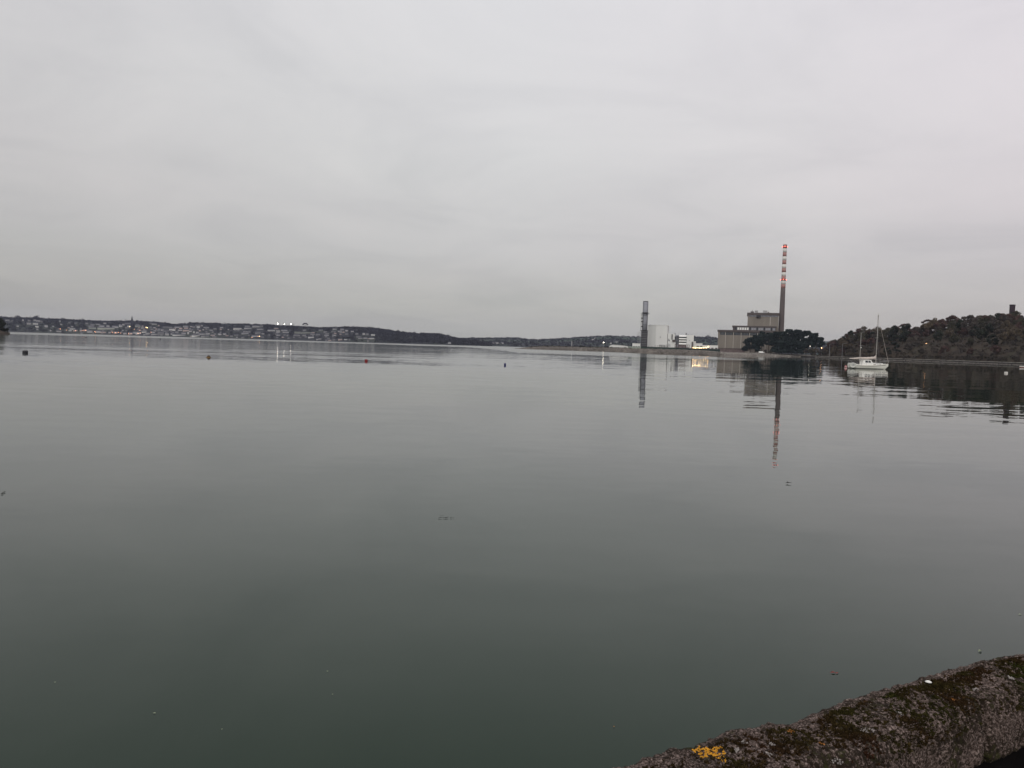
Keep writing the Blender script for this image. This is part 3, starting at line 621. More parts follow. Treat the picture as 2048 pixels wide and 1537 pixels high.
# big white building
b, rz, X, Z = fr(1315, 870)
e = empty('white_boiler_building', b, rz, 'tall plain white clad building right of the exhaust stack', 'building')
xa, xb, xc = X(1294.6, 675), X(1311.6, 675), X(1334.6, 675); z1 = Z(1311, 650.6)
mb = MB(); mb.add([(xa, 9, -3), (xb, 0, -3), (xc, 2.5, -3), (xc + 2, 30, -3), (xa + 3, 38, -3), (xa, 9, z1), (xb, 0, z1), (xc, 2.5, z1), (xc + 2, 30, z1), (xa + 3, 38, z1)],
                  [(0, 1, 6, 5), (1, 2, 7, 6), (2, 3, 8, 7), (3, 4, 9, 8), (4, 0, 5, 9), (5, 6, 7, 8, 9)]); mb.build('wall', M['white_clad'], e)
mb = MB(); mb.add([(x * 1.004 + .0, y - .2, z) for z in (z1 - .5, z1 + .25) for x, y in ((xa - .2, 9), (xb, 0), (xc + .2, 2.5), (xc + 2, 30), (xa + 3, 38))], [(0, 1, 6, 5), (1, 2, 7, 6), (2, 3, 8, 7), (3, 4, 9, 8), (4, 0, 5, 9), (5, 6, 7, 8, 9), (4, 3, 2, 1, 0)]); mb.build('roof', M['white_clad'], e)
mb = MB(); mb.box(X(1320, 674), X(1321.3, 674), 0.2, 1.2, Z(1320, 675.6), Z(1320, 673.6)); mb.build('vent', M['steel'], e)
mb = MB(); mb.box(X(1299, 650), X(1302, 650), 12, 14, z1 + .25, z1 + .9); mb.build('roof_vent', M['steel'], e)
mb = MB(); mb.box(X(1318, 690), X(1333, 690), -1.8, .4, Z(1318, 690.6), Z(1318, 690.0)); mb.build('canopy', M['lattice'], e)
# annex with machinery
b, rz, X, Z = fr(1345, 872)
e = empty('annex_building', b, rz, 'cream annex with dark ducts between the tall white building and louvred block', 'building')
mb = MB(); mb.box(X(1335.1, 685), X(1349, 685), 3, 24, -3, Z(1340, 667.6)); mb.box(X(1335.1, 690), X(1351, 690), 1, 2.99, -3, Z(1340, 683)); mb.build('wall', M['white_clad'], e)
mb = MB(); mb.box(X(1343.2, 675), X(1345, 675), 1.8, 2.9, Z(1344, 679.5), Z(1344, 668.8)); mb.build('duct', M['dark'], e)
mb = MB(); mb.box(X(1344.5, 682), X(1351.2, 682), -.8, .9, Z(1347, 684), Z(1347, 680)); mb.build('duct', M['fascia'], e)
mb = MB(); mb.tube((X(1337.5, 675), 2.4, Z(1337, 678)), (X(1336.8, 690), 0.8, Z(1337, 693)), .5); mb.build('pipe', M['lattice'], e)
mb = MB(); mb.tube((X(1339, 675), 2.4, Z(1339, 680)), (X(1340, 690), 0.6, Z(1340, 694)), .4); mb.build('pipe', M['steel'], e)
for x in (1350.7, 1349): mb = MB(); mb.tube((X(x, 668), 5, Z(x, 672)), (X(x, 668), 5, Z(x, 666.3)), .35); mb.build('vent_pipe', M['steel'], e)
b, rz, X, Z = fr(1365, 875)
e = empty('louvred_building', b, rz, 'white block with three dark louvre bands right of the annex', 'building')
x0, x1 = X(1358, 680), X(1373, 680)
mb = MB(); mb.box(x0 + .3, x1 - .3, 1.2, 22, -3, Z(1365, 671.8)); mb.build('wall', M['glass'], e)
for ya, yb in ((670.4, 674.0), (676.4, 679.0), (681.2, 683.8), (686.1, 689.4)):
    mb = MB(); z0, z1 = Z(1365, yb), Z(1365, ya); mb.add([(x0, -.8, z0), (x1, -.8, z0), (x1, 1.1, z1), (x0, 1.1, z1), (x0, 1.15, z0), (x1, 1.15, z0)], [(0, 1, 2, 3), (0, 3, 4), (1, 5, 2), (0, 4, 5, 1), (4, 3, 2, 5)]); mb.build('louvre', M['white_panel'], e)
mb = MB(); mb.box(x0, x1, -.3, 1.1, -3, Z(1365, 690.5)); mb.build('base', M['brownsteel'], e)
b, rz, X, Z = fr(1354, 878)
e = empty('filter_house', b, rz, 'grey steel machinery frame left of the louvre bands', 'machinery')
x0, x1 = X(1350.5, 680), X(1357.6, 680)
mb = MB(); mb.box(x0 + .8, x1 - .4, 1.5, 12, -3, Z(1354, 671.5)); mb.build('body', M['steel'], e)
mb = MB()
for x in (x0, (x0 + x1) / 2, x1): mb.box(x - .18, x + .18, .4, .9, -2, Z(1354, 671))
for y in (671.5, 674.5, 678, 682, 686): mb.box(x0, x1, .3, 1.0, Z(1354, y) - .25, Z(1354, y))
mb.build('frame', M['dark'], e)
mb = MB(); mb.tube((x0 - 1.6, 2, Z(1350, 679)), (x0 - 1.6, 2, Z(1350, 672)), 1.0, n=14); mb.build('cyclone', M['fascia'], e)
b, rz, X, Z = fr(1381, 875)
e = empty('white_block', b, rz, 'plain cream white block right of the louvre bands', 'building')
mb = MB(); mb.box(X(1373.4, 680), X(1387.4, 680), 0, 24, -3, Z(1380, 670.2)); mb.build('wall', M['white_clad'], e)
mb = MB(); mb.box(X(1385.8, 680), X(1387.3, 680), -.3, -.01, -2, Z(1380, 670.6)); mb.build('corner_strip', M['white_panel'], e)
mb = MB(); mb.box(X(1387.7, 672), X(1389.8, 672), 1, 3, Z(1388, 673.4), Z(1388, 672)); mb.build('bracket', M['dark'], e)
mb = MB(); mb.tube((X(1372.4, 665), 3, Z(1372, 671)), (X(1372.4, 665), 3, Z(1372, 666.5)), .5); mb.build('flue', M['dark'], e)
mb = MB(); mb.box(X(1375, 665), X(1378, 665), 3, 5, Z(1376, 670.3), Z(1376, 668.8)); mb.build('roof_vent', M['steel'], e)
mb = MB(); mb.box(X(1378, 681), X(1379.3, 681), -.2, -.005, Z(1378, 682.5), Z(1378, 681)); mb.build('wall_vent', M['steel'], e)
mb = MB(); mb.tube((X(1384.5, 690), -2, -1), (X(1384.5, 690), -2, Z(1384, 684)), .7, n=10); mb.build('vent_pipe', M['fascia'], e)
for i, (x0, x1, yt, m_, nm, lb_) in enumerate(((1387.6, 1391.2, 683.8, 'white_clad', 'lift_block', 'small white stepped block at the right shoulder of the plain white block'), (1391.3, 1404.7, 687.9, 'white_clad', 'low_building', 'low cream building behind the left half of the lit lamps'), (1404.8, 1436, 691.6, 'white_clad', 'long_shed', 'long low pale shed reaching the beige power station'))):
    b, rz, X, Z = fr((x0 + x1) / 2, 868 + 8 * i); e = empty(nm, b, rz, lb_, 'building'); xm = (x0 + x1) / 2
    mb = MB(); mb.box(X(x0, 693), X(x1, 693), 0, 14, -3, Z(xm, yt)); mb.build('wall', M[m_], e)
    mb = MB(); mb.box(X(x0, 693) - .1, X(x1, 693) + .1, -.25, 14.2, Z(xm, yt) + .003, Z(xm, yt) + .35); mb.build('roof', M['white_panel'], e)
    if i: 
        for k_ in range(2 if i == 1 else 4):
            u0 = X(x0, 695) + (X(x1, 695) - X(x0, 695)) * (k_ + .25) / (2 if i == 1 else 4); mb = MB(); mb.box(u0, u0 + 2.6, -.15, -.003, Z(xm, yt) - 3.6, Z(xm, yt) - 2.4); mb.build('window', M['fascia'], e)
# transformer yard
b, rz, X, Z = fr(1364, 850)
e = empty('transformer_yard', b, rz, 'brown steel framework of pipes and transformers below the louvred block', 'machinery')
x0, x1 = X(1349.5, 697), X(1378.5, 697); z1 = Z(1364, 689.6)
mb = MB()
for i in range(9):
    x = x0 + (x1 - x0) * i / 8
    for y in (0, 6): mb.box(x - .16, x + .16, y - .16, y + .16, -2, z1)
for z_ in (z1, z1 * .62):
    mb.box(x0, x1, -.2, .2, z_ - .4, z_); mb.box(x0, x1, 5.8, 6.2, z_ - .4, z_)
mb.build('frame', M['brownsteel'], e)
for i in range(4):
    x = x0 + (x1 - x0) * (i + .5) / 4; mb = MB(); mb.box(x - 1.3, x + 1.3, 1.2, 4.6, -2, z1 * .5)
    for q in range(6): mb.box(x - 1.15 + q * .45, x - 1.0 + q * .45, .7, 1.19, 0.3, z1 * .45)
    tr = mb.build('transformer', M['brownsteel' if i != 1 else 'lattice'], e)
    mb = MB()
    for q in (-.8, 0, .8): mb.lathe([(.12, 0), (.28, .3), (.12, .5), (.28, .8), (.1, 1.5)], 8, (x + q, 2.5, z1 * .5))
    mb.build('insulator', M['steel'], tr)
# small hall, curved store, fences, yard poles
b, rz, X, Z = fr(1273, 845)
e = empty('site_office', b, rz, 'small white flat roofed office with dark windows left of the stack', 'building')
x0, x1 = X(1264.8, 692), X(1280.6, 692); mb = MB(); mb.box(x0, x1, 0, 8, -3, Z(1273, 687.9)); mb.build('wall', M['white_clad'], e)
for i in range(3): u0 = x0 + (x1 - x0) * (.1 + .3 * i); mb = MB(); mb.box(u0, u0 + 1.7, -.12, -.003, Z(1273, 694.8), Z(1273, 692.6)); mb.build('window', M['glass'], e)
mb = MB(); mb.box(x0 - .2, x1 + .2, -.3, 8.2, Z(1273, 687.9) + .003, Z(1273, 687.3)); mb.build('roof', M['white_panel'], e)
b, rz, X, Z = fr(1240, 835)
e = empty('storage_hall', b, rz, 'long low white hall with a gently curved roof near the lamp post', 'building')
x0, x1 = X(1218.5, 695), X(1260, 695); prof = [(x0 + (x1 - x0) * u, Z(1240, 694.6) + (Z(1240, 691) - Z(1240, 694.6)) * v) for u, v in ((0, .1), (.06, .75), (.2, 1), (.45, .85), (.7, .65), (.9, .4), (1, 0))]
mb = MB(); vs = [(x, y, z) for y in (0, 12) for x, z in [(x0, -2)] + prof + [(x1, -2)]]; n = len(vs) // 2
mb.add(vs, [tuple(range(n))[::1], tuple(range(n, 2 * n))[::-1]] + [(i, n + i, n + i + 1, i + 1) for i in range(n - 1)]); mb.build('wall', M['white_clad'], e)
vs = [(x, y, z) for y in (-.4, 12.4) for x, z in [(a, c + .05) for a, c in prof]]; n = len(prof)
vs += [(x, y, z + .3) for x, y, z in vs]
mb = MB(); mb.add(vs, [(2 * n + i, 2 * n + i + 1, 3 * n + i + 1, 3 * n + i) for i in range(n - 1)] + [(i, 2 * n + i, 2 * n + i + 1, i + 1)[::-1] for i in range(n - 1)] + [(n + i, n + i + 1, 3 * n + i + 1, 3 * n + i)[::-1] for i in range(n - 1)] + [(i, i + 1, n + i + 1, n + i) for i in range(n - 1)]); mb.build('roof', M['white_panel'], e)
def fence(name, x0, x1, d0, d1, ytop_off, m, lab, n, zg=3.6):
    e = empty(name, at((x0 + x1) / 2, hor((x0 + x1) / 2), (d0 + d1) / 2) * 1, 0, lab, 'fence'); e.location.z = zg
    pts = []
    for i in range(n + 1):
        u = i / n; px = x0 + (x1 - x0) * u; d = d0 + (d1 - d0) * u; p = at(px, hor(px), d); pts.append(Vector((p.x, p.y, zg)) - e.location)
    hgt = ytop_off
    mb = MB()
    for p, q in zip(pts, pts[1:]):
        s = (q - p).normalized().cross(Vector((0, 0, 1))) * .04
        mb.add([p + s, q + s, q + s + Vector((0, 0, hgt)), p + s + Vector((0, 0, hgt)), p - s, q - s, q - s + Vector((0, 0, hgt)), p - s + Vector((0, 0, hgt))], [(0, 1, 2, 3), (5, 4, 7, 6), (3, 2, 6, 7), (0, 4, 5, 1)])
    mb.build('mesh_panel', M[m], e)
    mb = MB()
    for p in pts: mb.box(p.x - .1, p.x + .1, p.y - .1, p.y + .1, -1.5, hgt + .25)
    mb.build('post', M[m], e)
    return e
fence('security_fence', 1282, 1350, 798, 790, 2.6, 'greenfence', 'dark green mesh fence in front of the tall white building', 26)
fence('security_fence', 1350.5, 1440, 790, 830, 2.4, 'greenfence', 'dark green mesh fence running from the pipe yard to the beige station', 30)
fence('site_hoarding', 1256, 1281.5, 812, 800, 2.6, 'palefence', 'pale green hoarding between curved hall and stack', 10)
POL = []
for i, (px, yt, d) in enumerate([(1297, 693, 810), (1303.5, 693.5, 812), (1310, 692, 808), (1314, 692, 808), (1319, 692, 808), (1323, 692.5, 806), (1328, 692, 806), (1333.5, 690, 806), (1335.5, 693, 806)]):
    b, rz, X, Z = fr(px, d, 3.8); e = empty('yard_pole', b, rz, 'thin dark pole behind the green fence before the tall white building', 'pole', 'yard poles'); ALL.append((e, e['label'], px))
    mb = MB(); mb.tube((0, 0, -1), (0, 0, Z(px, yt)), .16, .13, 6); mb.build('post', M['dark'], e); mb = MB(); mb.box(-.5, .5, -.12, .12, Z(px, yt) - .1, Z(px, yt) + .15); mb.build('crossarm', M['dark'], e)
# lamps
def lamp(name, px, py, d, zg, lab, m, r=.35, group=None, pole=.09, cat='lamp', arm=0.0):
    b, rz, X, Z = fr(px, d, zg); e = empty(name, b, rz, lab, cat, group); h = max(1.0, Z(px, py))
    mb = MB(); mb.tube((arm, 0, -1), (arm, 0, h + .1), pole * 1.4, pole, 6)
    if arm: mb.tube((arm, 0, h + .1), (0, 0, h + .35), pole, pole * .7, 5)
    mb.build('post', M['lattice'], e)
    mb = MB(); mb.lathe([(.03, -r), (r * .8, -r * .6), (r, 0), (r * .8, r * .6), (.03, r)], 10, (0, -.15, h)); hd = mb.build('lamp_head', M[m], e, True)
    return e
lx = (1386.6, 1391, 1395, 1399, 1402.6, 1407.3, 1412, 1416)
for i, px in enumerate(lx):
    lamp('yard_lamp', px, 695.8 - (2.0 if i == 7 else 0) + .3 * (i % 2), 846, 3.9, 'warm yellow lamp, %s in the row beside the low cream building' % ('leftmost', 'second from left', 'third from left', 'fourth from left', 'fourth from right', 'third from right', 'second from right', 'rightmost')[i], 'lamp', .3 if i != 2 else .22, 'row of warm yard lamps')
lamp('lamp_post', 1206.7, 685.4, 815, 3.4, 'lit white lamp post standing alone on the low stony point', 'whitelamp', .42, pole=.1)
b, rz, X, Z = fr(1143.4, 860, 3.0); e = empty('flagpole', b, rz, 'unlit thin white pole on the stony point left of the lamp post', 'pole'); mb = MB(); mb.tube((0, 0, -1), (0, 0, Z(1143.2, 683)), .2, .13, 8); mb.build('post', M['white_panel'], e); mb = MB(); mb.lathe([(.02, 0), (.2, .15), (.02, .35)], 8, (0, 0, Z(1143.2, 683))); mb.build('finial', M['white_panel'], e)
for i, (px, yt) in enumerate(((1082.5, 688.5), (1086.5, 690))):
    b, rz, X, Z = fr(px, 868, 2.4); e = empty('marker_pole', b, rz, ('taller', 'shorter')[i] + ' of two thin grey masts near the tip of the stony point', 'pole', 'two grey masts'); mb = MB(); mb.tube((0, 0, -1), (0, 0, Z(px, yt)), .11, .08, 6); mb.build('post', M['lattice'], e); mb = MB(); mb.box(-.5, .5, -.06, .06, Z(px, yt) * .8, Z(px, yt) * .8 + .12); mb.build('crossarm', M['lattice'], e)
lamp('street_lamp', 1642.3, 696.4, 1000, 3.0, 'orange glowing street lamp in the dip between pines and wooded hill', 'hilllamp', .42)
lamp('street_lamp', 1619, 692.8, 1016, 3.2, 'pale lamp at the foot of the rightmost pines', 'whitelamp', .2)
for px, yt in ((1658.5, 689), (1684, 688.2)):
    b, rz, X, Z = fr(px, 925, 2.0); e = empty('street_lamp', b, rz, 'unlit grey road lamp with long arm, %s' % ('farther from the yacht' if px < 1670 else 'nearer to the yacht'), 'lamp', 'unlit road lamps')
    h = Z(px, yt); mb = MB(); mb.tube((0, 0, -1), (0, 0, h), .16, .12, 6); mb.tube((0, 0, h), (1.6, 0, h + .5), .1, .07, 5); mb.tube((1.6, 0, h + .5), (3.4, 0, h + .6), .07, .06, 5); mb.build('post', M['lattice'], e)
    mb = MB(); mb.box(3.3, 4.3, -.15, .15, h + .52, h + .7); mb.build('lamp_head', M['steel'], e)
# hill lamp (its orange streak lies on the water)
a_, t_ = rh.find(1852.6, 687.5); p = rh.pt(a_, t_)
rr_ = 800; lp_p = at(1852.6, 687.4, rh.dist(a_, max(0.02, t_)) - 9)
e = empty('hillside_lamp', (lp_p.x, lp_p.y, lp_p.z - 7), -a_, 'single small lit lamp among the hillside trees right of the yacht', 'lamp')
mb = MB(); mb.tube((0, 0, -6), (0, 0, 6.8), .1, .08, 6); mb.build('post', M['dark'], e); mb = MB(); mb.lathe([(.03, -.28), (.26, 0), (.03, .28)], 10, (0, 0, 7)); mb.build('lamp_head', M['hilllamp'], e)
# brick chimney on the hill
dch = 905; b0 = at(2022.5, 652, dch); e = empty('brick_chimney', b0, -az(2022.5, 640), 'squat dark brick chimney standing on the hilltop at the far right', 'chimney')
hc = at(2022.5, 609.8, dch).z - b0.z; rc = (at(2028.2, 625, dch) - at(2016.4, 625, dch)).length / 2
mb = MB(); mb.lathe([(rc * 1.04, -8), (rc, hc * .6), (rc, hc - 1.0)], 28); mb.build('shaft', M['brick'], e, True)
mb = MB(); mb.lathe([(rc + .15, hc - .99), (rc + .22, hc - .3), (rc + .15, hc)], 28); mb.build('rim', M['brick'], e)
# sea wall under the right hill
def seawall():
    e = empty('sea_wall', (0, 0, 0), 0, 'long low stone sea wall with a pale coping under the wooded hill', 'wall')
    pts = []; a0, a1 = az(1602, 713), az(2300, 730); n = 240
    for i in range(n + 1):
        a = a0 + (a1 - a0) * i / n
        d = interp(a, rh.sd) if a > rh.sd[0][0] else interp(a, [(a0, 1012), (rh.sd[0][0], 985)])
        d -= 1.5; pts.append((a, d + 0.6 * nz(i * .31, 2)))
    e.location = (pts[n // 2][1] * math.sin(pts[n // 2][0]), pts[n // 2][1] * math.cos(pts[n // 2][0]), 0)
    ox, oy = e.location.x, e.location.y
    def P(a, d, z): return (d * math.sin(a) - ox, d * math.cos(a) - oy, z)
    mb = MB(); mb.rings([[P(a, d, -1), P(a, d + .1, 1.35), P(a, d + 3, 1.4), P(a, d + 3, -1)] for a, d in pts]); mb.build('wall', M['darkwall'], e)
    mb = MB(); mb.rings([[P(a, d - .12, 1.42), P(a, d - .12, 1.85 + .12 * nz(i * .7, 5)), P(a, d + 3.2, 1.95 + .1 * nz(i * .5, 9)), P(a, d + 3.2, 1.42)] for i, (a, d) in enumerate(pts)]); mb.build('coping', M['rocktop'], e)
seawall()
# shore boulders: one mass of rocks
def rocks(name, n, lab, seed, fa, sz):
    r = random.Random(seed); mb = MB()
    for i in range(n):
        p, s = fa(r); s *= sz
        vs = [(p[0] + s * x * r.uniform(.6, 1.3), p[1] + s * y * r.uniform(.6, 1.3), p[2] + s * z * r.uniform(.5, .9)) for x, y, z in ((-1, -1, -.5), (1, -1, -.5), (1, 1, -.5), (-1, 1, -.5), (-.6, -.6, .8), (.6, -.6, .8), (.6, .6, .8), (-.6, .6, .8))]
        mb.add(vs, [(0, 3, 2, 1), (4, 5, 6, 7), (0, 1, 5, 4), (1, 2, 6, 5), (2, 3, 7, 6), (3, 0, 4, 7)])
    o = mb.build(name, M['rock'] if seed % 2 else M['rocktop']); tag(o, lab, 'rocks', kind='stuff'); return o
def fa1(r):
    px = r.uniform(1040, 1440); a = az(px, hor(px)); off = r.uniform(0, 12); d = interp(a, HA) + off; return (d * math.sin(a), d * math.cos(a), head_z(a, off) * .95), r.uniform(.3, 1.0)
rocks('shore_rocks', 2400, 'brown boulders of the bank below the white plant', 3, fa1, 1.0)
def fa2(r):
    px = r.uniform(1440, 1606); a = az(px, hor(px)); off = r.uniform(0, 26); d = interp(a, HA) + off; return (d * math.sin(a), d * math.cos(a), head_z(a, off) * .97), r.uniform(.25, .7)
rocks('beach_stones', 1800, 'pale stones of the beach in front of the pines', 4, fa2, 1.0)
def fa3(r):
    px = r.uniform(1630, 2060); a = az(px, hor(px)); d = interp(a, rh.sd) - 1.8 - r.random() * 2.2; return (d * math.sin(a), d * math.cos(a), r.uniform(-.1, .25)), r.uniform(.3, .9)
rocks('wall_foot_rocks', 700, 'scattered rocks along the foot of the sea wall', 5, fa3, .8)
# dark scrub on the stony point
for i, (px, s) in enumerate(((1063, .8), (1095, .9), (1104, 1.0), (1113, .8), (1132, .9), (1150, .5), (1162, 1.2), (1168, .9), (1180, .6), (1195, .8), (1215, .9), (1222, .7), (1054, .6), (1073, .5), (1140, .6), (1188, .5), (1206, .6))):
    a = az(px, hor(px)); d = interp(a, HA) + (18 if px > 1100 else 9); p = Vector((d * math.sin(a), d * math.cos(a), head_z(a, 17) - 1.0))
    put_tree('shore_bush', ('dark_green', i % 3), p, s * .32, i, 'low dark bush on the stony point %s' % ('left of the white pole' if px < 1143 else 'between white pole and lamp post' if px < 1206 else 'right of the lamp post'), 'bushes on the stony point', sz=s * .2)
def keep_all(p, r): return True
# low dark hedge line along the point
cs = []; rs = []
for i in range(420):
    px = 1058 + 205 * i / 420; a = az(px, hor(px)); d = interp(a, HA) + 20 + 8 * random.random(); cs.append((d * math.sin(a), d * math.cos(a), head_z(a, 17) + .2 + .5 * max(0, nz(px * .2, 1)))); rs.append(.7 + .9 * max(0, nz(px * .15, 4)))
V, T, tn = leaves(np.array(cs), np.array(rs), 22, .3, .8, 77); tag(link(mesh_np('rough_grass', V, T, M['scrub'], tn), 'rough_grass'), 'rough brown scrub along the top of the stony point', 'scrub', kind='stuff')
# ------------------------------------------------------------ the town across the harbour
HOUSES = """15,641,8,1.5,1;24,642,4,1.5,2;46,641,3,2.5,1;58,642,5,1.5,2;69,641,5,1.5,1;77,642.5,8,2,1;83,644,3,3,2;58,648.3,8.5,2.5,1;71.5,648.5,10,2.5,0;74,654.2,6,3,0;92,653.2,6,4,1;35.5,653,4,2,1;106,653.5,3,2,1;139,646,4,1.5,2;152,647,5,1,2;196,649.5,9,1.5,1;184,653,6,2,2;203,653,10,2.5,1;185,657,14,2.5,3;212,658,34,3,3;216,653,6,3,1;230,655,12,3,1;240,652,4,4,0;246,650,3,3,1;258,653.5,6,3,0;145,659,11,2.5,0;140,662,6,2,0;151,662,8,3,4;162,662,5,3,4;171,661.5,8,3,4;179,664,10,4,1;196,664.5,10,3,1;207,665.5,10,2.5,4;219,666,5,3,1;231,666,8,3,4;250,668,7,2.5,1;118,664,10,1.2,1
242,653,5,3,1;249,650,4,2.5,1;276,653,10,2.5,3;285,656.5,6,2,1;309,649,9,1.5,1;302,647,5,1,2;309,656,5,1.5,1;318,659,5,1.5,1;335,655.5,18,1.3,2;355,655.5,12,1.3,1;371,654,10,1.5,1;372,656.8,8,2,4;397,654.7,6,3,0;413,656,10,1.5,1;345,660.5,11,3,0;361,657.5,6,2,4;372,662,13,2.5,4;381,663.5,5,2.5,1;324,661,5,2.5,1;306,665.5,8,3,1;289,662.5,8,2,1;289,664.9,9,2,0;270,666.5,8,3,1;277,667.5,10,3.5,0;261,668,8,3,1;295,668,8,3,1;308,669.5,12,2.5,1;322,668,12,5,2;334,669.5,8,4,1;345,669,8,3,1;358,671,26,2,0;368,668,8,3,1;376,667,3,5,1;388,665,4,3,0;394,666,5,3,1;404,669,14,2,1;392,672.5,16,2,0;416,668.5,7,3,1;425,671.5,8,1.5,4;439,669.5,6,3,1;449,669,6,2.5,1;454,672,6,1.5,4;475,658.5,16,1.8,0;485,667.5,4,3,1;443,656,6,1.2,1;430,658.5,6,1.5,2
496,657.5,14,1.7,1;495,653.8,9,1.5,2;512,654,14,1.8,1;523,653,6,2,2;520,659.5,12,1.5,1;494,664.5,14,1.5,1;490,668,14,1.9,1;516,666.8,10,2.5,2;511,673,16,1.8,1;543,662,14,1.4,0;556,662.8,8,1.6,0;569,662,12,1.4,1;553,658,8,1.5,4;556,665.5,8,1.5,1;571,665.5,12,1.2,1;557,671.3,7,1.2,1;569,671,5,1,2;566,675,4,1.5,4;554,676,4,1.5,2;593,672,12,1.2,2;622.5,675.7,11,2,0;625,669.5,8,2,2;653,671.5,8,2,1;668,671.5,8,2.5,1;666,674,3,2,2;691,680,6,1.5,0;680,663.5,8,1.5,1;684,660,8,2.5,2;693,662,5,2,1;669,659,7,1.5,1;665,663.8,4,1.5,2;705,663.5,5,1.5,1;714,668.5,5,2.5,2;727.5,668.7,5,3,1;735,669.2,4,3,2;693,669,6,1.5,2;721,677.5,8,1.2,1;745.5,670.5,7,2,0;731,677,7,2,1;744,677.8,9,2,0"""
houses = [tuple(float(v) for v in s.split(',')) for s in HOUSES.replace('\n', ';').split(';')]
r_ = random.Random(5)
def free(x, y, w_): return all(abs(x - h[0]) > (w_ + h[2]) / 2 + .6 or abs(y - h[1]) > 2.2 for h in houses)
def skyl(x): return interp(x, [(0, 637), (63, 637), (140, 640.5), (198, 644), (291, 646), (352, 650), (390, 648), (500, 650.5), (588, 653), (639, 657), (686, 656), (740, 660), (760, 662)])
tries = 0
while len(houses) < 240 and tries < 5000:
    tries += 1
    x = r_.choice([r_.gauss(320, 85), r_.gauss(330, 70), r_.uniform(140, 480), r_.uniform(480, 740)]); x = min(740, max(8, x)); y0, y1 = skyl(x) + 3, 663.5 + .03 * x - 1.5
    y = y0 + (y1 - y0) * (r_.random() ** .7); w_ = r_.choice([3, 3, 4, 5, 6, 8]); 
    if free(x, y, w_): houses.append((x, y, w_, r_.uniform(1.3, 2.2), r_.choice([2, 2, 2, 1, 1, 4])))
def zone(x):
    for lim, s in ((28, 'at the left end of the far town'), (110, 'on the slope left of the moored barge'), (175, 'on the hillside above the moored barge'), (235, 'between barge and church spire'), (290, 'near the church spire'), (350, 'just right of the church spire'),
                   (420, 'in the middle of the far town'), (480, 'between spire and floodlights'), (535, 'just left of the hilltop floodlights'), (590, 'under the hilltop floodlights'), (635, 'under the umbrella shaped tree'), (700, 'right of the umbrella shaped tree')):
        if x < lim: return s
    return 'at the thin right end of the town'
rects = []
for i, (x, y, w_, h_, c_) in enumerate(houses):
    a, t = town.find(x, y + h_ / 2); t = min(0.985, max(.012, t)); d = town.dist(a, t); p = town.pt(a, t)
    wm = w_ * d * math.cos(a) ** 2 / F; hm = max(3.0, 1.05 * h_ * d * math.cos(a) / F); ta = tanel(x, y + h_ / 2) * d + CAMZ
    p.z = ta; dep = min(9, max(6, wm * .6))
    rects.append((x - w_ / 2, x + w_ / 2, y - h_ / 2 - 1.2, y + h_ / 2 + 1.0, d))
    mb = MB(); mb.box(-wm / 2, wm / 2, 0, dep, -6, hm); mb.mi = 1
    rh_ = 1.6 + min(2.2, wm * .08); ov = .4
    mb.add([(-wm / 2 - ov, -ov, hm - .1), (wm / 2 + ov, -ov, hm - .1), (wm / 2 + ov, dep + ov, hm - .1), (-wm / 2 - ov, dep + ov, hm - .1), (-wm / 2 - ov, dep / 2, hm + rh_), (wm / 2 + ov, dep / 2, hm + rh_)], [(0, 1, 5, 4), (2, 3, 4, 5), (1, 2, 5), (3, 0, 4), (3, 2, 1, 0)])
    n = max(1, int(wm / 9))
    for q in range(n + 1 if wm > 9 else 1): cx_ = -wm / 2 + .6 + (wm - 1.2) * q / max(1, n); mb.box(cx_ - .4, cx_ + .4, dep / 2 - .5, dep / 2 + .5, hm, hm + rh_ + 1.1)
    mb.mi = 2
    for q in range(max(1, int(wm / 4))):
        for z_ in ([.8, hm * .58] if hm > 4.5 else [hm * .35]): cx_ = -wm / 2 + (q + .5) * wm / max(1, int(wm / 4)); mb.box(cx_ - .5, cx_ + .5, -.06, -.003, z_, z_ + 1.3)
    form = 'long terrace' if w_ > 12 else 'short terrace' if w_ > 6.5 else 'house'
    colr = ('white', 'pale grey', 'dim grey', 'greenish grey', 'pinkish')[int(c_)]
    sl_ = 'on the waterfront' if t < .06 else 'low' if t < .3 else 'halfway up' if t < .6 else 'high up'
    lab = f"{colr} {form} {sl_} {zone(x)}"
    o = mb.build('terrace_row' if w_ > 6.5 else 'town_house', [M['house%d' % int(c_)], M['slate'], M['glass']])
    o.location = p; o.rotation_euler = (0, 0, -a + random.uniform(-.25, .25)); tag(o, lab, 'terrace' if w_ > 6.5 else 'house', 'houses of the far town'); ALL.append((o, lab, x))
# long pale school-like building
a, t = town.find(606, 668); d = town.dist(a, t); p = town.pt(a, t)
e = empty('long_building', (p.x, p.y, tanel(606, 668) * d + CAMZ), -a, 'longest pale green building on the town slope below the umbrella shaped tree', 'building')
wm = 35 * d / F * .9; mb = MB(); mb.box(-wm / 2, wm / 2, 0, 12, -6, 7); mb.build('wall', M['house3'], e)
mb = MB(); mb.box(-wm / 2 - .4, wm / 2 + .4, -.5, 12.5, 7.003, 7.7); mb.build('roof', M['slate'], e)
for zz_ in (1.5, 4.5): mb = MB(); mb.box(-wm / 2 + 2, wm / 2 - 2, -.15, -.003, zz_, zz_ + 1.2); mb.build('window', M['glass'], e)
rects.append((588, 624, 662.5, 669, d))
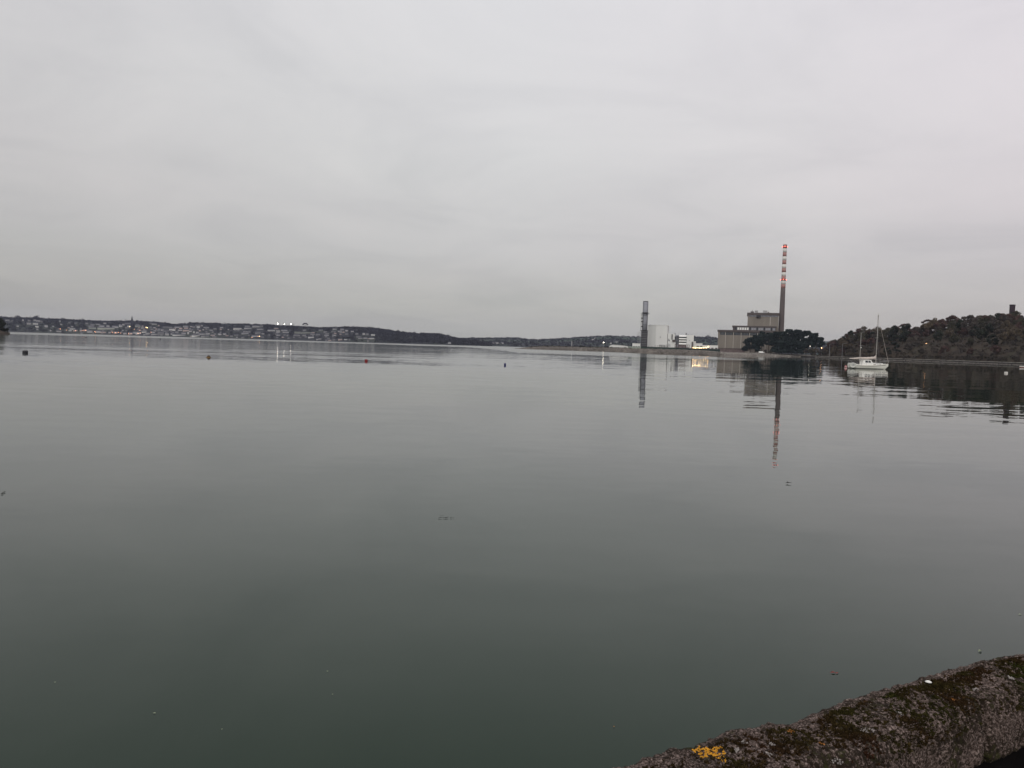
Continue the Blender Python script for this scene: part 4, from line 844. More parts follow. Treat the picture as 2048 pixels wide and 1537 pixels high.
# distant farmsteads
for i, (x, y, w_) in enumerate(((899, 687.3, 6), (990, 687, 14), (1005, 687.2, 4), (1036, 678, 5), (1186, 680.3, 5), (1190, 677.5, 3), (1222, 687.6, 4), (1233, 684.8, 4), (1184, 683, 3))):
    sp = town if x < 910 else far; a, t = sp.find(x, y + .6); d = sp.dist(a, t); p = sp.pt(a, t); p.z = tanel(x, y + .6) * d + CAMZ; wm = w_ * d / F; mb = MB(); mb.box(-wm / 2, wm / 2, 0, 8, -5, 4); mb.mi = 1
    mb.add([(-wm / 2 - .4, -.4, 3.9), (wm / 2 + .4, -.4, 3.9), (wm / 2 + .4, 8.4, 3.9), (-wm / 2 - .4, 8.4, 3.9), (-wm / 2, 4, 6.2), (wm / 2, 4, 6.2)], [(0, 1, 5, 4), (2, 3, 4, 5), (1, 2, 5), (3, 0, 4), (3, 2, 1, 0)])
    lab = 'small pale farm building on the distant shore %s' % ('beyond the ridge end' if x < 1100 else 'behind the lamp post'); o = mb.build('farm_building', [M['house1'], M['slate']]); o.location = p; o.rotation_euler = (0, 0, -a); tag(o, lab, 'building', 'distant farm buildings'); ALL.append((o, lab, x)); rects.append((x - w_ / 2, x + w_ / 2, y - 2, y + 2, d))
# church
a, t = town.find(264, 652); d = town.dist(a, t); b0 = Vector((d * math.sin(a), d * math.cos(a), tanel(264, 652) * d + CAMZ)); e = empty('church', b0, -a, 'grey stone church whose tall thin spire breaks the skyline above the town', 'church')
zt = tanel(264.1, 632.8) * d + CAMZ - b0.z; zsb = tanel(264, 645.5) * d + CAMZ - b0.z
mb = MB(); mb.box(-5.0, 5.0, -5.0, 5.0, -6, zsb); tw = mb.build('tower', M['churchstone'], e)
mb = MB(); mb.lathe([(5.6, zsb + .003), (3.3, zsb + (zt - zsb) * .45), (.9, zt)], 8); mb.build('spire', M['churchstone'], e)
mb = MB(); mb.box(-26, -5.01, -6, 8, -6, zsb * .35); mb.build('nave', M['churchstone'], e)
mb = MB(); mb.add([(-26.4, -6.4, zsb * .35), (-5.01, -6.4, zsb * .35), (-5.01, 8.4, zsb * .35), (-26.4, 8.4, zsb * .35), (-26.4, 1, zsb * .35 + 7), (-5.01, 1, zsb * .35 + 7)], [(0, 1, 5, 4), (2, 3, 4, 5), (1, 2, 5), (3, 0, 4), (3, 2, 1, 0)]); mb.build('roof', M['slate'], e)
for sx in (-1, 1):
    for sy in (-1, 1): mb = MB(); mb.lathe([(.9, 0), (.1, 7)], 6, (sx * 3.6, sy * 3.6, zsb)); mb.build('pinnacle', M['churchstone'], e)
# floodlight masts
for i, (px, py) in enumerate(((555.2, 648.1), (568.6, 648.9), (581.5, 648.9))):
    d = 3560; zg = tanel(px, 654) * d + CAMZ; e = lamp('floodlight_mast', px, py, d, zg, 'bright white floodlight on the ridge, %s of three' % ('left', 'middle', 'right')[i], 'flood', 1.0 if i != 1 else .8, 'three ridge floodlights', .2)
for i, (x, y, s) in enumerate(((120.5, 658.5, 1.3), (133, 660.6, .9), (151, 661.3, 1.0), (166, 661.2, .9), (171, 661.0, 1.1), (189.5, 663.8, 1.2), (191, 665, .9), (224.5, 665.6, 1.1), (231, 666.2, 1.2), (237, 665.4, 1.1), (241, 666.6, .9), (257, 667.5, 1.0), (262, 668, .9), (268.5, 659, 1.0), (279.5, 661, 1.1), (276, 667.5, 1.2), (281, 666.5, 1.0), (302, 665, 1.0), (259.5, 653.7, 1.2), (292, 655.0, 1.3), (294.5, 655.8, 1.6), (504, 675.6, 1.1), (516, 673, 1.1), (519, 673.1, 1.3), (1016, 0, 0))):
    if not s: continue
    a, t = town.find(x, y + 2.0); d = town.dist(a, t) - 6; zg = tanel(x, y + 1.8) * d + CAMZ
    lab = 'orange street light %s' % zone(x); e = lamp('street_lamp', x, y, d, zg - 1, lab, 'townlamp' if i not in (18, 19, 20, 23) else 'orangelamp', s * .72, 'lights of the far town', .12); ALL.append((e, lab, x)); rects.append((x - 1.5, x + 1.5, y - 2, y + 3, d))
# quay barge and low quay
b, rz, X, Z = frame(133, 667, 2900, 0.0)
e = empty('moored_barge', b, rz, 'long dark low barge moored off the town waterfront at the left', 'boat')
L = X(143, 667) - X(122, 667); mb = MB(); mb.rings([[(-L / 2 + 2, -3, -.5), (L / 2 - 3, -3, -.5), (L / 2 - 3, 3, -.5), (-L / 2 + 2, 3, -.5)], [(-L / 2, -3.4, 2.6), (L / 2, -3.4, 2.6), (L / 2, 3.4, 2.6), (-L / 2, 3.4, 2.6)]]); mb.build('hull', M['dark'], e)
mb = MB(); mb.box(-L / 2 + 1, -L / 2 + 7, -2, 2, 2.6, 4.6); mb.build('deckhouse', M['dark'], e)
# skyline trees on the far ridge
umbrella_tree(610.5, 655.5, 646.2, 3540, 10.5, 'dark umbrella shaped tree standing on the ridge right of the floodlights', 'farwood', 21)
fartree = [tree_meshes('f', 300 + i, h=13, spread=6, lobes=12, per=40, size=1.1, kindm='farwood', trunk_h=.15) for i in range(3)]
for i in range(3): TREES[('farwood', i)] = fartree[i]
for x, y in ((198, 644), (221, 642), (186, 644), (362, 648.5), (370, 648), (388, 646.5), (392, 646), (402, 646.8), (491, 649), (500, 650), (527, 649), (535, 649.5), (541, 649), (658, 657), (675, 655.5), (682, 655), (687, 655.5), (729, 658), (737, 658.5), (780, 663), (788, 664), (802, 665), (862, 668), (872, 667), (877, 668), (900, 673.5), (907, 674.5), (1014, 674.5), (1084, 677.5), (1090, 677.5), (1147, 674.5), (1150, 674), (1267, 673), (1399, 674), (1427, 674.5), (34, 637), (62, 636.5), (12, 637.5)):
    sp = town if x < 930 else far; a = az(x, y); tt = .96; d = sp.dist(a, tt); p = sp.pt(a, tt); s = max(.35, (tanel(x, y - .6) * d + CAMZ - p.z) / 13)
    put_tree('ridge_tree', ('farwood', int(x) % 3), p, min(1.4, s), x, 'dark ridge tree %s' % (zone(x) if x < 740 else 'beyond the right end of the town' if x < 1000 else 'behind the stony point'), 'ridge line trees')
# woods over the far hills
R4 = np.array([q[:4] for q in rects]); RD = np.array([q[4] for q in rects])
def keep(p, rr):
    x, y = proj((p.x, p.y, p.z + rr * .6)); d = math.hypot(p.x, p.y); hw = rr * F / d
    return not np.any((x + hw > R4[:, 0]) & (x - hw < R4[:, 1]) & (y + hw * .6 > R4[:, 2]) & (y - hw < R4[:, 3]) & (d < RD + 14))
o = scatter_stuff('town_hill_woods', town, 5200, town.p[1][0], town.p[-1][0], (0.01, 1.0), 5.2, 24, 1.7, M['farwood'], .45, 51, .85, keep); tag(o, 'grey blue woods and gardens covering the hill behind the far town', 'woods')
def crest(name, sp, a0, a1, n, seed, lab):
    r = np.random.default_rng(seed); cs = []; rs = []
    for i in range(n):
        a = a0 + (a1 - a0) * r.random(); q = max(0, nz(a * 160, seed) + .15) + .6 * max(0, nz(a * 480, seed + 4)); t = .93 + .07 * r.random(); p = sp.pt(a, t); rr = 3 + 6 * q
        cs.append((p.x, p.y, p.z + 1.5 + 15 * q * r.random())); rs.append(rr * (.7 + .4 * r.random()))
    V, T, tn = leaves(np.array(cs), np.array(rs), 26, 1.5, .9, seed, .3); tag(link(mesh_np(name, V, T, M['farwood'], tn), name), lab, 'hedgerow', kind='stuff')
crest('ridge_hedgerow', town, town.p[1][0], town.p[-1][0], 1300, 61, 'uneven line of trees and hedges along the town ridge')
crest('distant_hedgerow', far, az(930, 680), az(1720, 690), 900, 62, 'uneven hedge line along the distant hills')
def keepf(p, rr):
    return nz(p.x * .0022, p.y * .0022, 3) > -0.08 or nz(p.x * .004, p.y * .02, 8) > .25 or (p.z < 22) or rr < 3.4
o = scatter_stuff('distant_woods', far, 3600, far.p[0][0], az(1720, 690), (0.01, 1.0), 5.0, 20, 1.8, M['farwood'], .4, 52, .8, keepf); tag(o, 'dark woods between green fields on the distant hills', 'woods')
# ------------------------------------------------------------ yacht
def yacht():
    c = onz(1735.5, 738.2); yaw = math.radians(20); a = az(1735.5, 738)
    e = empty('sailing_yacht', (c.x, c.y, 0), -a + yaw, 'white two masted sailing yacht moored alone before the wooded hill', 'yacht')
    e.scale = (.92, 1, 1)
    st_ = [(-4.85, 1.05, 1.06, .5), (-4.2, 1.25, .98, .15), (-3, 1.5, .92, 0), (-1.5, 1.65, .90, 0), (0, 1.68, .93, 0), (1.5, 1.5, 1.0, 0), (3.0, 1.1, 1.12, 0), (3.8, .72, 1.20, 0), (4.45, .34, 1.28, .45), (5.15, .05, 1.38, 1.0)]
    rg = []; under = []; strk = []
    for x, hb, sh, rise in st_:
        r = [(x, -hb, sh), (x, -hb * .99, sh * .72 + .0 + rise * .1), (x, -hb * .93, max(.3, rise)), (x, -hb * .82, max(.1, rise)), (x, -hb * .5, -.35 + rise * 1.1), (x, 0, -.5 + rise * 1.25), (x, hb * .5, -.35 + rise * 1.1), (x, hb * .82, max(.1, rise)), (x, hb * .93, max(.3, rise)), (x, hb * .99, sh * .72 + rise * .1), (x, hb, sh)]
        rg.append(r[::-1])
    mb = MB(); mb.rings(rg); mb.build('hull', M['hull'], e)
    mb = MB(); mb.rings([[(x, -hb * .99 - .05, sh - .28), (x, -hb * .99 - .05, sh - .16), (x, -hb * .9, sh - .16), (x, -hb * .9, sh - .28)] for x, hb, sh, rise in st_[1:-1]]); mb.rings([[(x, hb * .99 + .05, sh - .28), (x, hb * .99 + .05, sh - .16), (x, hb * .9, sh - .16), (x, hb * .9, sh - .28)] for x, hb, sh, rise in st_[1:-1]]); mb.build('rubbing_strake', M['strake'], e)
    mb = MB(); mb.rings([[(x, -hb * .86 - .02, .09), (x, hb * .86 + .02, .09), (x, hb * .8, -.3), (x, -hb * .8, -.3)][::-1] for x, hb, sh, rise in [(-4.15, 1.25, 0, 0), (-3, 1.5, 0, 0), (-1.5, 1.65, 0, 0), (0, 1.68, 0, 0), (1.5, 1.5, 0, 0), (3, 1.1, 0, 0), (3.7, .7, 0, 0), (4.0, .4, 0, 0)]]); mb.build('boot_top', M['antifoul'], e)
    mb = MB(); mb.rings([[(x, -hb + .06, sh + .01), (x, hb - .06, sh + .01), (x, hb - .06, sh + .08), (x, -hb + .06, sh + .08)][::-1] for x, hb, sh, rise in st_[:-1]]); mb.build('deck', M['deck'], e)
    # bulwark at the stern
    mb = MB(); mb.rings([[(x, -hb, sh + .0), (x, -hb, sh + h), (x, hb, sh + h), (x, hb, sh)] for (x, hb, sh, h) in ((-4.75, 1.0, 1.06, .28), (-4.2, 1.2, 1.0, .30), (-3.3, 1.25, .95, .16), (-2.9, 1.2, .92, .1))]); mb.build('aft_coaming', M['deck'], e)
    # pilot house
    z0 = .96
    mb = MB(); mb.rings([[(-1.95, -1.12, z0), (1.05, -1.12, z0), (1.05, 1.12, z0), (-1.95, 1.12, z0)], [(-1.75, -1.08, 1.45), (.85, -1.08, 1.45), (.85, 1.08, 1.45), (-1.75, 1.08, 1.45)], [(-1.55, -.95, 2.1), (.35, -.95, 2.1), (.35, .95, 2.1), (-1.55, .95, 2.1)]]); mb.build('pilot_house', M['deck'], e)
    mb = MB(); mb.rings([[(-2.0, -1.05, 2.1), (.5, -1.05, 2.1), (.5, 1.05, 2.1), (-2.0, 1.05, 2.1)], [(-1.95, -1.0, 2.2), (.4, -1.0, 2.2), (.4, 1.0, 2.2), (-1.95, 1.0, 2.2)]]); mb.build('roof', M['deck'], e)
    for s in (-1, 1):
        mb = MB()
        for u0, u1 in ((-1.1, -.42), (-.32, .22)): mb.add([(u0, s * 1.085, 1.5), (u1 + (.12 if u1 > 0 else 0), s * 1.085, 1.5), (u1 - .02, s * .99, 2.0), (u0, s * .99, 2.0)], [(0, 1, 2, 3)])
        mb.build('window', M['glass'], e)
    mb = MB(); mb.add([(.80, -.85, 1.52), (.80, .85, 1.52), (.42, .8, 2.02), (.42, -.8, 2.02)], [(0, 1, 2, 3)]); mb.build('windscreen', M['glass'], e)
    mb = MB(); mb.rings([[(.9, -1.0, 1.0), (3.7, -.6, 1.12), (3.7, .6, 1.12), (.9, 1.0, 1.0)], [(1.0, -.9, 1.5), (3.45, -.5, 1.48), (3.45, .5, 1.48), (1.0, .9, 1.5)]]); mb.build('trunk_cabin', M['deck'], e)
    for x in (1.95, 2.5, 3.0):
        for s in (-1, 1): y = s * (1.0 - (x - .9) / 2.8 * .4 - .02); mb = MB(); mb.tube((x, y - .04 * s, 1.28), (x, y + .015 * s, 1.28), .11, n=12); mb.build('porthole', M['glass'], e)
    mb = MB(); mb.box(.95, 1.5, -1.3, -1.15, 1.0, 1.16); mb.build('locker', M['teak'], e)
    # masts
    MX, MZ = 1.95, -2.15
    mb = MB(); mb.tube((MX, 0, 1.4), (MX + .05, 0, 13.0), .10, .075, 10); mb.tube((MX + .05, 0, 13.0), (MX + .05, 0, 13.5), .02, n=5); mb.lathe([(.02, 12.55), (.16, 12.7), (.16, 13.0), (.02, 13.2)], 8, (MX + .05, 0, 0)); mm = mb.build('main_mast', M['spar'], e)
    for s in (-1, 1): mb = MB(); mb.tube((MX, 0, 7.6), (MX - .1, s * 1.1, 7.55), .04, .03, 6); mb.build('spreader', M['spar'], mm)
    mb = MB(); mb.tube((MZ, 0, 1.0), (MZ, 0, 8.7), .075, .055, 10); mz = mb.build('mizzen_mast', M['spar'], e)
    mb = MB(); mb.tube((MZ - .3, 0, 8.72), (MZ + .75, 0, 8.78), .03, n=5); mb.tube((MZ + .7, 0, 8.75), (MZ + .75, 0, 9.1), .05, n=6); mb.build('wind_instrument', M['wire'], mz)
    for s in (-1, 1): mb = MB(); mb.tube((MZ, 0, 5.6), (MZ + .05, s * .8, 5.58), .03, n=6); mb.build('spreader', M['spar'], mz)
    mb = MB(); mb.lathe([(.03, 5.0), (.14, 5.03), (.14, 5.2), (.03, 5.25)], 10, (MZ + .15, 0, 0)); mb.build('radar_reflector', M['deck'], mz)
    mb = MB(); mb.tube((MZ + .1, 0, 5.58), (MZ + .9, 0, 5.58), .03, n=5); mb.tube((MZ + .85, 0, 5.2), (MZ + .85, 0, 5.6), .03, n=5); mb.build('antenna', M['wire'], mz)
    def sausage(p, q, r0, r1, n=14, sag=.08):
        rr = []
        for i in range(n + 1):
            u = i / n; c_ = Vector(p).lerp(Vector(q), u) - Vector((0, 0, sag * math.sin(u * math.pi))); r = (r0 + (r1 - r0) * u) * (1 + .18 * math.sin(i * 2.1)) * (0.35 if i in (0, n) else 1)
            rr.append([(c_.x, c_.y + r * .7 * math.cos(k_ * math.pi / 5), c_.z + r * 1.0 * math.sin(k_ * math.pi / 5)) for k_ in range(10)])
        return rr
    mb = MB(); mb.rings(sausage((MX - .05, 0, 2.75), (-2.2, 0, 2.62), .34, .17)); mb.rings(sausage((MX - .02, 0, 2.5), (MX - .0, 0, 3.35), .0, .0) if 0 else [[(MX - .18 + .12 * math.cos(t_), .14 * math.sin(t_), z_) for t_ in [k_ * math.pi / 4 for k_ in range(8)]] for z_ in (2.3, 2.9, 3.3)]); mb.build('furled_mainsail', M['sail'], e, True)
    mb = MB(); mb.tube((MX, 0, 2.45), (-2.3, 0, 2.42), .06, n=8); mb.build('boom', M['spar'], e)
    mb = MB(); mb.rings(sausage((MZ - .02, 0, 2.6), (-4.8, 0, 2.42), .24, .09)); mb.build('furled_mizzen', M['sail'], e, True)
    mb = MB(); mb.tube((MZ, 0, 2.42), (-4.9, 0, 2.36), .045, n=8); mb.build('mizzen_boom', M['spar'], e)
    mb = MB(); R = .012
    for s in (-1, 1):
        mb.tube((MX, 0, 12.9), (MX - .1, s * 1.1, 7.55), R, n=4); mb.tube((MX - .1, s * 1.1, 7.55), (MX, s * 1.42, 1.05), R, n=4); mb.tube((MX, 0, 7.5), (MX + .6, s * 1.4, 1.05), R, n=4); mb.tube((MX, 0, 7.5), (MX - .6, s * 1.4, 1.05), R, n=4)
        mb.tube((MZ, 0, 8.6), (MZ + .05, s * .8, 5.58), R, n=4); mb.tube((MZ + .05, s * .8, 5.58), (MZ, s * 1.5, .95), R, n=4)
    mb.tube((MX, 0, 12.9), (MZ + .02, 0, 8.65), R, n=4); mb.build('rigging', M['wire'], e)
    mb = MB(); mb.tube((MX + .05, 0, 12.7), (5.2, 0, 1.6), .018, .035, 6); mb.build('furled_jib', M['sail'], e)
    # pulpit, stanchions, lifelines
    mb = MB()
    def pt_(x, s): 
        hb = interp(x, [(q[0], q[1]) for q in st_]); sh = interp(x, [(q[0], q[2]) for q in st_]); return Vector((x, s * max(.05, hb - .08), sh + .05))
    for s in (-1, 1):
        prev = None
        for x in (-4.4, -3.4, -2.2, -1.0, .2, 1.4, 2.6, 3.5):
            p = pt_(x, s); q = p + Vector((0, 0, .62)); mb.tube(p, q, .018, n=5)
            if prev: mb.tube(prev, q, .012, n=4); mb.tube(prev - Vector((0, 0, .3)), q - Vector((0, 0, .3)), .012, n=4)
            prev = q
        tip = Vector((5.35, s * .12, 2.1)); mb.tube(prev, pt_(4.2, s) + Vector((0, 0, .78)), .028, n=5); mb.tube(pt_(4.2, s) + Vector((0, 0, .78)), tip, .028, n=5); mb.tube(pt_(4.2, s), pt_(4.2, s) + Vector((.35, 0, .8)), .028, n=5); mb.tube(Vector((4.9, s * .1, 1.38)), tip, .028, n=5)
    mb.tube((5.35, -.12, 2.1), (5.35, .12, 2.1), .028, n=5); mb.tube((-4.7, -1, 1.3), (-4.7, -1, 1.95), .025, n=5); mb.tube((-4.7, 1, 1.3), (-4.7, 1, 1.95), .025, n=5); mb.tube((-4.7, -1, 1.95), (-4.7, 1, 1.95), .025, n=5); mb.build('pulpit_rail', M['lattice'], e)
    mb = MB(); mb.rings([[(4.7, -.12, 1.32), (5.35, -.07, 1.42), (5.35, .07, 1.42), (4.7, .12, 1.32)], [(4.7, -.12, 1.40), (5.35, -.07, 1.48), (5.35, .07, 1.48), (4.7, .12, 1.40)]]); mb.build('bow_platform', M['teak'], e)
    # dinghy on the stern quarter
    d0 = e.matrix_basis @ Vector((-4.35, -1.42, .78))
    m = Matrix.Rotation(-a + yaw - math.radians(16), 4, 'Z')
    dg = empty('dinghy', d0, -a + yaw - math.radians(16), 'pale grey inflatable dinghy hung on edge at the yacht stern', 'dinghy')
    mb = MB(); rr = []
    for i in range(24):
        t_ = 2 * math.pi * i / 24; cx_, cz_ = .66 * math.cos(t_), .50 * math.sin(t_); nx, nz_ = math.cos(t_), math.sin(t_)
        rr.append([(cx_ + nx * .15 * math.cos(k_ * math.pi / 4), .15 * math.sin(k_ * math.pi / 4), cz_ + nz_ * .15 * math.cos(k_ * math.pi / 4)) for k_ in range(8)])
    mb.rings(rr + [rr[0]], cap=False); mb.build('tube', M['rubber'], dg, True)
    mb = MB(); mb.rings([[(.6 * math.cos(2 * math.pi * i / 24), y, .45 * math.sin(2 * math.pi * i / 24)) for i in range(24)] for y in (-.06, .06)]); mb.build('floor', M['rubber'], dg)
    mb = MB(); mb.box(-.12, .3, -.12, -.065, -.04, .2); mb.build('seat', M['lattice'], dg)
yacht()
# ------------------------------------------------------------ buoys
def buoy(px, py_w, wpx, hpx, m, lab, shape='ball', m2=None):
    p = onz(px, py_w); d = math.hypot(p.x, p.y); r = wpx * d / F / 2; h = hpx * d / F
    e = empty('mooring_buoy', (p.x, p.y, 0), -az(px, py_w), lab, 'buoy')
    if shape == 'ball': pr = [(.02, -r * .5), (r * .85, -r * .2), (r, h * .35), (r * .8, h * .75), (r * .3, h), (.02, h * 1.02)]
    elif shape == 'can': pr = [(.02, -r * .5), (r * .9, -r * .4), (r, 0), (r, h * .85), (r * .85, h), (.02, h)]
    elif shape == 'cone': pr = [(.02, -r * .5), (r * .9, -r * .3), (r, h * .2), (r * .75, h * .5), (r * .3, h * .85), (.02, h)]
    else: pr = [(.02, -r * .5), (r * .7, -r * .3), (r * .95, h * .3), (r * .9, h * .7), (r * .4, h), (.02, h)]
    mb = MB(); mb.lathe(pr, 18); mb.build('float', M[m], e, True)
    if m2: mb = MB(); mb.lathe([(r * 1.01, h * .25), (r * 1.02, h * .45)] if shape != 'cone' else [(r * 1.02, -.02), (r * 1.03, h * .12)], 18); mb.build('band', M[m2], e)
    mb = MB(); n = 10; R = max(.05, r * .22); pts = [(R * math.cos(i * 2 * math.pi / n), 0, h + R * .8 + R * math.sin(i * 2 * math.pi / n)) for i in range(n)]
    for i in range(n): mb.tube(pts[i], pts[(i + 1) % n], r * .05, n=5)
    mb.build('ring', M['wire'], e); return e
buoy(50.5, 706.2, 8.4, 3.9, 'b_black', 'black barrel buoy at the far left of the water', 'can')
buoy(417.3, 715.4, 7.6, 4.2, 'b_brown', 'brown weedy cone shaped buoy with an ochre foot, left half', 'cone', 'b_yellow')
buoy(732.3, 722.8, 6, 3.6, 'b_red', 'dark red can buoy in the middle of the water', 'can')
buoy(1010, 730.6, 4.4, 3.9, 'b_blue', 'dark blue upright buoy near the centre', 'oval')
buoy(2012, 746.8, 5.2, 2.3, 'b_white', 'off white round buoy at the right before the wooded hill', 'can')
buoy(1691.5, 735.6, 4.6, 3.8, 'b_pink', 'pink and white buoy floating at the yacht stern', 'ball', 'b_white')
buoy(172, 675.6, 2.4, 1.1, 'b_black', 'tiny dark buoy under the town left of the spire reflection')
buoy(320.5, 679.6, 2.4, 1.2, 'b_black', 'tiny dark buoy right of the spire reflection')
buoy(457, 684.2, 2.2, 1.0, 'b_black', 'tiny dark buoy below the town, left of the floodlight reflections')
buoy(590, 688.4, 2.0, 1.0, 'b_black', 'tiny dark buoy just right of the floodlight reflections')
p = onz(2048, 736); e = empty('rowing_boat', (p.x, p.y, 0), -az(2048, 736) + .2, 'small red and white boat cut by the right edge of the view', 'boat')
def skiff(zf, k1, k2): return [[(x, -hb * k1, zf * sh), (x, -hb * k2, 0), (x, hb * k2, 0), (x, hb * k1, zf * sh)] for x, hb, sh in ((-1.7, .6, .55), (-.8, .75, .5), (.4, .75, .52), (1.3, .45, .6), (1.9, .08, .7))]
mb = MB(); mb.rings(skiff(.55, 1, .7)); mb.build('hull', M['b_red'], e)
mb = MB(); mb.rings([[(x, -hb - .03, .55 * sh + .003), (x, -hb - .03, sh * 1.5), (x, hb + .03, sh * 1.5), (x, hb + .03, .55 * sh + .003)] for x, hb, sh in ((-1.7, .6, .55), (-.8, .75, .5), (.4, .75, .52), (1.3, .45, .6), (1.9, .08, .7))]); mb.build('gunwale', M['b_white'], e)
# ------------------------------------------------------------ floating things
M['weed'] = mat('wet_weed', (0.014, 0.014, 0.010), 0.8); M['leafred'] = mat('red_leaf', (0.22, 0.055, 0.045), 0.7, var=.2, scale=20); M['leafpale'] = mat('pale_leaf', (0.30, 0.34, 0.22), 0.7, var=.2, scale=20); M['leaforange'] = mat('orange_leaf', (0.35, 0.17, 0.04), 0.7)
def floater(name, px, py, pieces, m, lab, cat, z=.012, sc=1.0):
    p = onz(px, py); d = math.hypot(p.x, p.y); k = d / F; e = MB(); kk = d / (CAMZ) * k
    for x0, y0, x1, y1, r in pieces:
        q0 = onz(px + x0, py + y0) - p; q1 = onz(px + x1, py + y1) - p; e.tube((q0.x, q0.y, z), (q1.x, q1.y, z + .006), r * k * .5, r * k * .25, 7)
    o = e.build(name, M[m]); o.location = (p.x, p.y, 0); return tag(o, lab, cat)
floater('driftwood', 1577, 968, [(-3, 0, 6, .8, 1.2), (-2.5, 0, 2, .5, 1.9), (-3.2, .2, -2.4, -2.0, 1.3), (-5.5, .5, -2, .3, .9)], 'weed', 'dark stick with a raised knob floating below the chimney reflection', 'driftwood', .03)
floater('seaweed', 893, 1037, [(-6, 0, -2, .5, 1.0), (-2, .5, 4, -.5, 1.3), (-16, 1, -9, .2, .9), (8, -.1, 10, 0, 1.6), (-13, -3.5, -5, -3, .5), (12, 0, 16, .4, .6)], 'weed', 'thin strand of dark weed drifting in the middle of the water', 'seaweed')
floater('seaweed', 6, 988, [(-3, 1.2, 0, 1.2, 1.8), (-1, -1.2, 2, -1.2, 1.3), (2, -2.3, 5, -2.2, 1.5)], 'weed', 'small dark weed fragment floating at the left edge', 'seaweed')
def leaf(px, py, wpx, m, lab, rot=0.0, fold=.3):
    p = onz(px, py); d = math.hypot(p.x, p.y); s = wpx * d / F / 2; mb = MB(); n = 8; L = []; Rr = []
    cen = [(-s + 2 * s * i / n, 0, .006) for i in range(n + 1)]
    up = [(-s + 2 * s * i / n, s * .5 * math.sin(math.pi * i / n) * (1 + .35 * math.sin(i * 2.4)), .006 + s * fold * math.sin(math.pi * i / n)) for i in range(n + 1)]
    dn = [(x, -y * .9, z * .8) for x, y, z in up]
    mb.add(cen + up + dn, [(i, i + 1, n + 2 + i, n + 1 + i) for i in range(n)] + [(i + 1, i, 2 * n + 2 + i, 2 * n + 3 + i) for i in range(n)])
    mb.tube((-s, 0, .008), (-s * 1.5, s * .1, .01), s * .03, n=4)
    o = mb.build('floating_leaf', M[m]); o.location = (p.x, p.y, 0); o.rotation_euler = (0, 0, rot); return tag(o, lab, 'leaf')
leaf(1666, 1347, 10, 'leafred', 'faded red leaf floating above the mossy wall', .1, .35); leaf(1674, 1347.6, 8, 'leafred', 'smaller red leaf fragment touching the faded red leaf', .5, .2)
leaf(1960, 1304, 8, 'leafpale', 'pale greenish leaf floating near the right end of the mossy wall', .4, .6)
leaf(309, 1428, 5, 'leafpale', 'pale speck of leaf floating in the bottom left of the water', .2, .3)
leaf(1228, 1455, 4.5, 'leaforange', 'tiny orange leaf floating near the lower end of the wall', 1.2, .4)
leaf(2040, 1230, 6, 'leafpale', 'pale leaf floating at the right edge above the wall', .1, .2)
leaf(444, 1460, 3, 'leafpale', 'smallest pale speck floating at the bottom left', .9, .2)
leaf(655, 1344, 3.5, 'leafpale', 'pale thin speck floating left of centre near the bottom', .4, .2)
leaf(665, 1390, 2.6, 'leafpale', 'tiny pale fleck just below the thin speck', .4, .2)
leaf(110, 1366, 3, 'leafpale', 'faint pale fleck at the lower left edge area', .4, .2)
# ------------------------------------------------------------ quay wall in front of the camera
WT = 2.0
edge_px = [(1242, 1524), (1336, 1494), (1430, 1464), (1541, 1436), (1569, 1441), (1629, 1418), (1690, 1394), (1749, 1376), (1829, 1354), (1909, 1330), (1989, 1310), (2048, 1304)]
EP = [onz(x, y, WT) for x, y in edge_px]
dirw = (EP[-1] - EP[0]).normalized(); nrm = Vector((dirw.y, -dirw.x, 0))       # nrm points to the land side (towards the camera)
def edge_off(s):
    pts = [((p - EP[0]).dot(dirw), (p - EP[0]).dot(nrm)) for p in EP]
    if s < 0: return 0.0
    if s > pts[-1][0]: return pts[-1][1]
    return interp(s, pts)
WW, WTH = 0.20, 0.17
def fb(x, y, z, sc, o=4):
    return mn.fractal(Vector((x * sc, y * sc, z * sc)), 1.0, 2.0, o)
def wall_profile(q, s):
    """q 0..1 round the coping: sea face bottom -> top -> rounded shoulder -> land face bottom"""
    P = [(0.03, -.30), (0.0, -.05), (0.006, -.008), (0.03, 0.0), (WW * .55, .004), (WW * .95, -.002), (WW, -.012), (WW + .01, -.035), (WW + .018, -.09), (WW + .024, -WTH), (WW + .0, -WTH - .02), (WW - .05, -WTH - .03)]
    L = [0]; 
    for a, b in zip(P, P[1:]): L.append(L[-1] + math.hypot(b[0] - a[0], b[1] - a[1]))
    u = q * L[-1]
    for i in range(len(P) - 1):
        if u <= L[i + 1] + 1e-9:
            f = (u - L[i]) / (L[i + 1] - L[i]); return P[i][0] + (P[i + 1][0] - P[i][0]) * f, P[i][1] + (P[i + 1][1] - P[i][1]) * f
    return P[-1]
cr_s = [(EP[0] + (onz(1992, 1400, WT) - EP[0])).dot(dirw) - EP[0].dot(dirw)]
joint_s = (onz(1984, 1452, WT - .06) - EP[0]).dot(dirw)
def wall_disp(x, y, z, s, q):
    h = .008 * fb(x, y, z, 9, 3) + .0055 * fb(x + 7, y, z, 42, 3) + .0028 * fb(x, y + 5, z, 130, 2)
    j = math.exp(-((s - joint_s - .01 * fb(x, y, z, 25, 2)) / .010) ** 2); h -= .055 * j * max(0, min(1, (q - .52) * 8))
    return h
s0, s1, ns, nq = -0.55, 3.1, 900, 150
V = []; ss = np.linspace(s0, s1, ns)
